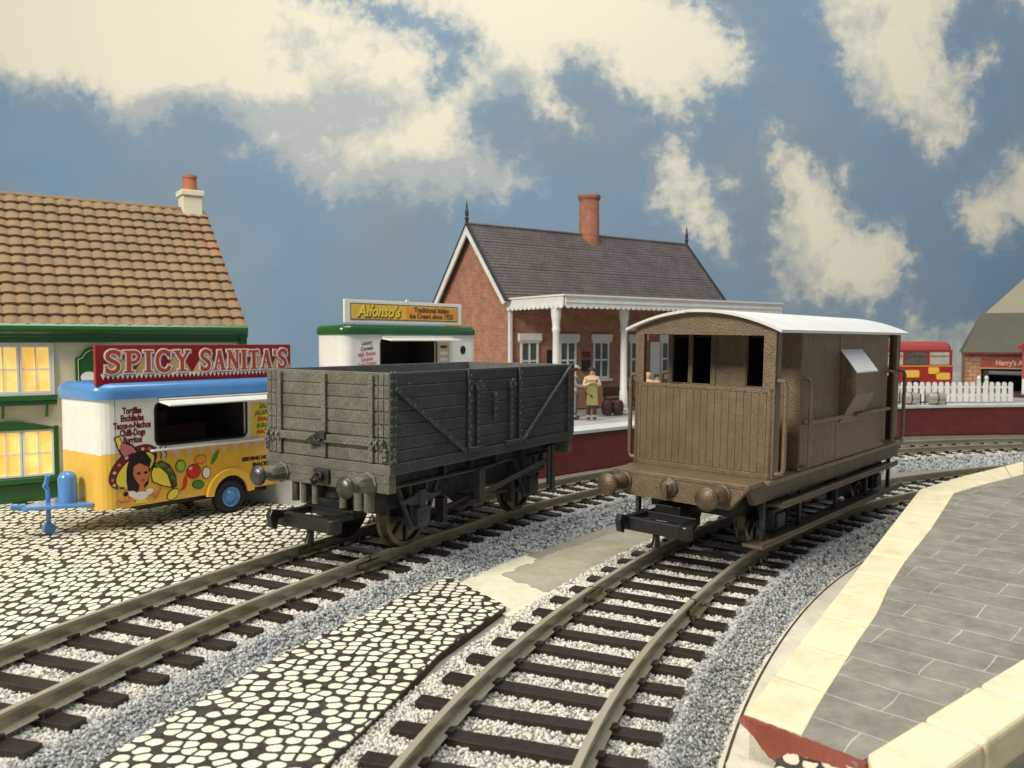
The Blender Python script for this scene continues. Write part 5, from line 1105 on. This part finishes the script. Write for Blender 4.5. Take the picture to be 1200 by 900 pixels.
# garage
mt['groof']=M('mossy grey slate roof',(.125,.12,.085),.7,var=.15,vs=.8,fine=.15,bump=.3)
mt['proof']=M('pale stone coloured roof',(.36,.33,.23),.7,var=.08,vs=.6,fine=.05,bump=.2)
GA=thing('garage_building','stone garage with grey hipped roof and red fascia sign at the right edge','garage',(26.2,48,2.1),rz=-.47)
mb=MB();mb.box(0,.85,0,6,0,2.3);mb.box(.85,14,0,6,1.75,2.3);mb.box(3.9,14,0,6,0,1.75);mb.box(.85,3.9,3,6,0,1.75);mb.build('wall','stone',GA)
mb=MB();mb.box(.86,3.89,2.9,2.99,0,1.74);mb.box(.86,.9,.3,2.9,0,1.74);mb.build('dark_bay','shadow',GA)
e=[(-.15,-.3,2.28),(14.3,-.3,2.28),(14.3,6.3,2.28),(-.15,6.3,2.28),(.9,3,4.62),(14.3,3,4.62)]
mb=MB();mb.add(e,[(0,1,5,4),(2,3,4,5),(3,0,4),(1,2,5),(3,2,1,0)]);mb.build('roof','groof',GA)
mb=MB();mb.box(-.2,14.3,-.36,-.28,2.18,2.30);mb.build('eaves','p_maroon',GA)
mt['gsign']=M('red fascia',(.33,.055,.035),.5)
mb=MB();mb.box(.80,5.5,-.10,-.0,1.40,1.98);g1=mb.build('sign','gsign',GA)
mb=MB();mb.box(.76,5.5,-.13,-.10,1.36,1.41);mb.build('sign_trim','p_tan',g1)
face_text("Harry's Auto Repairs",3.0,1.69,-.105,.40,'p_beige',g1,'lettering',bold=.012,ext=.003,sx=.85)
mb=MB();mb.tube([(1.2,.3,1.15),(3.8,.3,1.10)],.14,10);mb.build('roller_door','p_grey',GA)
mb=MB();mb.box(.95,1.2,.1,.3,0,1.25);mb.build('door_post','iron',GA)
PH_=thing('hall','large building with pale stone coloured hipped roof behind the garage','building',(30.4,53.6,2.1),rz=-.50)
mb=MB();mb.box(0.3,16,.3,5.3,0,4.5);mb.build('wall','render',PH_)
mb=MB();mb.add([(-.1,0,4.55),(16,0,4.55),(16,6,4.55),(-.1,6,4.55),(3.6,3,8.4),(16,3,8.4)],[(0,1,5,4),(2,3,4,5),(3,0,4),(1,2,5),(3,2,1,0)]);mb.build('roof','proof',PH_)
mb=MB();mb.box(-.2,16,-.12,0,4.46,4.60);mb.build('eaves','cream',PH_)
RP=thing('red_kiosk','small red gabled kiosk with white base at the right edge','kiosk',(27.0,43.9,2.1),rz=-.55)
mb=MB();mb.box(0,3,0,2.5,.95,2.6);mb.build('wall','busroof',RP)
mb=MB();mb.box(0.02,3,.02,2.5,.12,.95);mb.build('base','white',RP)
mb=MB();mb.box(-.35,3.2,-.35,2.6,0,.12);mb.build('step','wood',RP)
mb=MB();mb.prism([(-.2,2.5),(3.3,2.5),(3.3,2.62),(1.2,3.7),(-.2,2.62)],2.8,'y',-.2);mb.build('roof','busred',RP)

# ------------------------------------------------------------------ people
def skin_mesh(name,J,E,mat,parent,sub=2):
    me=bpy.data.meshes.new(name); me.from_pydata([j[:3] for j in J],E,[]); me.update()
    o=bpy.data.objects.new(name,me); col.objects.link(o)
    m=o.modifiers.new('s','SKIN'); sv=me.skin_vertices
    if not sv:
        bm=bmesh.new();bm.from_mesh(me);bm.verts.layers.skin.verify();bm.to_mesh(me);bm.free();sv=me.skin_vertices
    for i,j in enumerate(J):
        r=j[3]; sv[0].data[i].radius=(r,r) if not hasattr(r,'__len__') else r; sv[0].data[i].use_root=(i==0)
    m.use_smooth_shade=True; ss=o.modifiers.new('d','SUBSURF'); ss.levels=sub; ss.render_levels=sub
    dg=bpy.context.evaluated_depsgraph_get(); dg.update(); nm=bpy.data.meshes.new_from_object(o.evaluated_get(dg)); bpy.data.objects.remove(o); 
    nm.materials.clear(); nm.materials.append(mt[mat]); r=bpy.data.objects.new(name,nm); col.objects.link(r)
    if parent: r.parent=parent
    return r
mt['skin']=M('painted skin',(.62,.36,.22),.6,var=.08,bump=.05)
def cloth(n,c): mt[n]=M(n,c,.75,var=.15,vs=6,bump=.2); return n
cloth('apron',(.30,.29,.10));cloth('shirtcream',(.58,.47,.27));cloth('trbrown',(.07,.025,.015));cloth('coatgrey',(.22,.21,.19));cloth('capgrey',(.42,.42,.42));cloth('hairdark',(.05,.02,.01));cloth('dressblue',(.16,.20,.30));cloth('paper',(.85,.83,.76));cloth('hairblond',(.55,.38,.15))
def person(label,loc,yaw,H,la,ra,shirt,legs,hair,legwear='trousers',apron=None,cap=None):
    """la/ra: ((elbow),(hand)) offsets in head-free body units (x right, y forward, z up), heights as fractions of H"""
    T=bpy.data.objects.new('person',None);col.objects.link(T);T.location=loc;T.rotation_euler=(0,0,yaw);T['label']=label;T['category']='person';T.empty_display_size=.2
    h=H
    J=[(0,0,.52*h,.075*h),(0,0,.62*h,.075*h),(0,.0,.74*h,.088*h),(0,0,.81*h,.06*h),(0,.0,.845*h,.030*h),(0,.012*h,.875*h,.036*h),(0,.012*h,.935*h,.060*h),(0,.008*h,.975*h,.038*h)]
    E=[(i,i+1) for i in range(7)]
    for s in (-1,1):
        b=len(J);J+=[(s*.055*h,0,.49*h,.060*h),(s*.058*h,.01*h,.28*h,.040*h),(s*.06*h,-.005*h,.05*h,.025*h),(s*.062*h,.07*h,.018*h,.022*h)]; E+=[(0,b),(b,b+1),(b+1,b+2),(b+2,b+3)]
    hands=[]
    for s,(el_,ha) in ((-1,la),(1,ra)):
        b=len(J);J+=[(s*.105*h,0,.79*h,.036*h),(el_[0]*h,el_[1]*h,el_[2]*h,.027*h),(ha[0]*h,ha[1]*h,ha[2]*h,.018*h)];E+=[(3,b),(b,b+1),(b+1,b+2)]
        e=Vector(J[b+1][:3]);p=Vector(J[b+2][:3]);d=(p-e).normalized();side=d.cross(Vector((0,0,1))).normalized() if abs(d.z)<.95 else Vector((1,0,0));upv=side.cross(d)
        pl=p+d*.028*h;c=len(J);J.append((*pl,.019*h));E.append((b+2,c))
        for k in range(4):
            q=pl+side*(k-1.5)*.011*h+d*.018*h; q2=q+d*(.022-.003*abs(k-1.3))*h-upv*.012*h
            i=len(J);J+=[(*q,.0062*h),(*q2,.005*h)];E+=[(c,i),(i,i+1)]
        q=p+d*.012*h+side*s*-.022*h;q2=q+d*.020*h;i=len(J);J+=[(*q,.007*h),(*q2,.0055*h)];E+=[(b+2,i),(i,i+1)]
    body=skin_mesh('body',J,E,'skin',T)
    # face
    mb=MB()
    for s in (-1,1): mb.lathe((s*.022*h,.063*h,.935*h),(0,1,0),[(0,.009*h),(.008*h,.006*h),(.010*h,.001)],8)
    mb.build('eyes','p_black',T) if False else None
    # clothes
    Jc=[(0,0,.50*h,.088*h),(0,0,.62*h,.086*h),(0,0,.74*h,.100*h),(0,0,.80*h,.072*h)];Ec=[(0,1),(1,2),(2,3)]
    for s,(el_,ha) in ((-1,la),(1,ra)):
        b=len(Jc);w2=[el_[k]+(ha[k]-el_[k])*.85 for k in range(3)];Jc+=[(s*.108*h,0,.785*h,.048*h),(el_[0]*h,el_[1]*h,el_[2]*h,.037*h),(w2[0]*h,w2[1]*h,w2[2]*h,.028*h)];Ec+=[(3,b),(b,b+1),(b+1,b+2)]
    skin_mesh('shirt',Jc,Ec,shirt,T)
    if legwear=='trousers':
        Jc=[(0,0,.53*h,.086*h)];Ec=[]
        for s in (-1,1):
            b=len(Jc);Jc+=[(s*.056*h,0,.47*h,.070*h),(s*.059*h,.01*h,.28*h,.050*h),(s*.06*h,0,.07*h,.042*h)];Ec+=[(0,b),(b,b+1),(b+1,b+2)]
        skin_mesh('trousers',Jc,Ec,legs,T)
    else:
        mb=MB();mb.lathe((0,0,.58*h),(0,0,-1),[(0,.085*h),(.1*h,.11*h),(.36*h,.15*h),(.36*h,.13*h)],16);mb.build('skirt',legs,T,smooth=True)
    mb=MB()
    for s in (-1,1): mb.lathe((s*.061*h,-.03*h,.022*h),(0,1,0),[(0,.028*h),(.06*h,.032*h),(.11*h,.022*h),(.12*h,.001)],10)
    mb.build('shoes','trbrown',T,smooth=True)
    mb=MB();mb.lathe((0,-.004*h,.925*h),(0,-.15,1),[(-.02*h,.058*h),(.02*h,.072*h),(.05*h,.062*h),(.075*h,.03*h),(.08*h,.001)],14);mb.build('hair',hair,T,smooth=True)
    if cap:
        mb=MB();mb.lathe((0,.008*h,.965*h),(0,0,1),[(0,.074*h),(.03*h,.080*h),(.05*h,.06*h),(.055*h,.001)],14);mb.box(-.05*h,.05*h,.06*h,.115*h,.962*h,.975*h);mb.build('cap',cap,T,bevel=.01)
    if apron:
        mb=MB();mb.prism([(-.07*h,.76*h),(.07*h,.76*h),(.095*h,.60*h),(.115*h,.27*h),(-.115*h,.27*h),(-.095*h,.60*h)],.02*h,'y',.095*h);
        mb.v=[(x,y-.035*h*(abs(x)/(.1*h))**2,z) for x,y,z in mb.v];mb.build('apron',apron,T,bevel=.008)
    return T
FACE=PI  # towards the camera
person('person in a long yellow-green apron standing on the platform, hands raised to the chest','',0,1,((0,0,0),(0,0,0)),((0,0,0),(0,0,0)),'','','') if False else None
person('person in a long yellow-green apron and cream shirt, both hands raised to the chest',(2.98,31.0,2.1),FACE+.1,1.95,((-.16,.03,.64),(-.05,.13,.70)),((.16,.03,.64),(.05,.13,.70)),'shirtcream','trbrown','hairdark',apron='apron')
Gp=person('person in grey coat and pale cap holding a white paper, half hidden by the wagon',(2.36,31.2,2.1),-PI/2-.3,1.98,((-.15,.06,.64),(-.08,.20,.60)),((.15,.06,.64),(.06,.22,.60)),'coatgrey','coatgrey','hairdark',cap='capgrey')
pp_=MB();pp_.box(-.14,.14,-.02,.02,-.10,.10,Matrix.Rotation(.9,3,'X'),(0,0,0));o=pp_.build('paper','paper');o.location=(2.36+.50,31.07,2.1+1.24);o.rotation_euler=(0,0,-PI/2-.3);tag(o,'white sheet of paper held by the person in the grey coat','paper')
person('fair haired person on the platform seen through the left window gap of the brake van',(5.25,32.0,2.1),FACE-.2,1.72,((-.14,.0,.64),(-.13,.05,.50)),((.14,0,.64),(.13,.05,.50)),'shirtcream','dressblue','hairblond',legwear='skirt')
person('dark haired person in white on the platform, right beside the fair haired one',(5.62,32.2,2.1),FACE+.3,1.66,((-.14,.0,.64),(-.10,.08,.55)),((.14,0,.64),(.10,.08,.55)),'paper','trbrown','hairdark')
# ------------------------------------------------------------------ light
w=bpy.data.worlds.new('World'); sc.world=w; w.use_nodes=True
w.node_tree.nodes['Background'].inputs[0].default_value=(.62,.72,.88,1); w.node_tree.nodes['Background'].inputs[1].default_value=.38
def area(name,loc,target,sx,sy,power,color):
    l=bpy.data.lights.new(name,'AREA'); l.shape='RECTANGLE'; l.size=sx; l.size_y=sy; l.energy=power; l.color=color
    o=bpy.data.objects.new(name,l); col.objects.link(o); o.location=loc; o.rotation_euler=(Vector(target)-Vector(loc)).to_track_quat('-Z','Y').to_euler(); return o
area('ceiling_lamp',(5,18,62),(4,26,0),46,30,32000,(1,.965,.89))
area('room_lamp',(-42,-26,44),(-2,20,2),16,16,50000,(1,.93,.82))
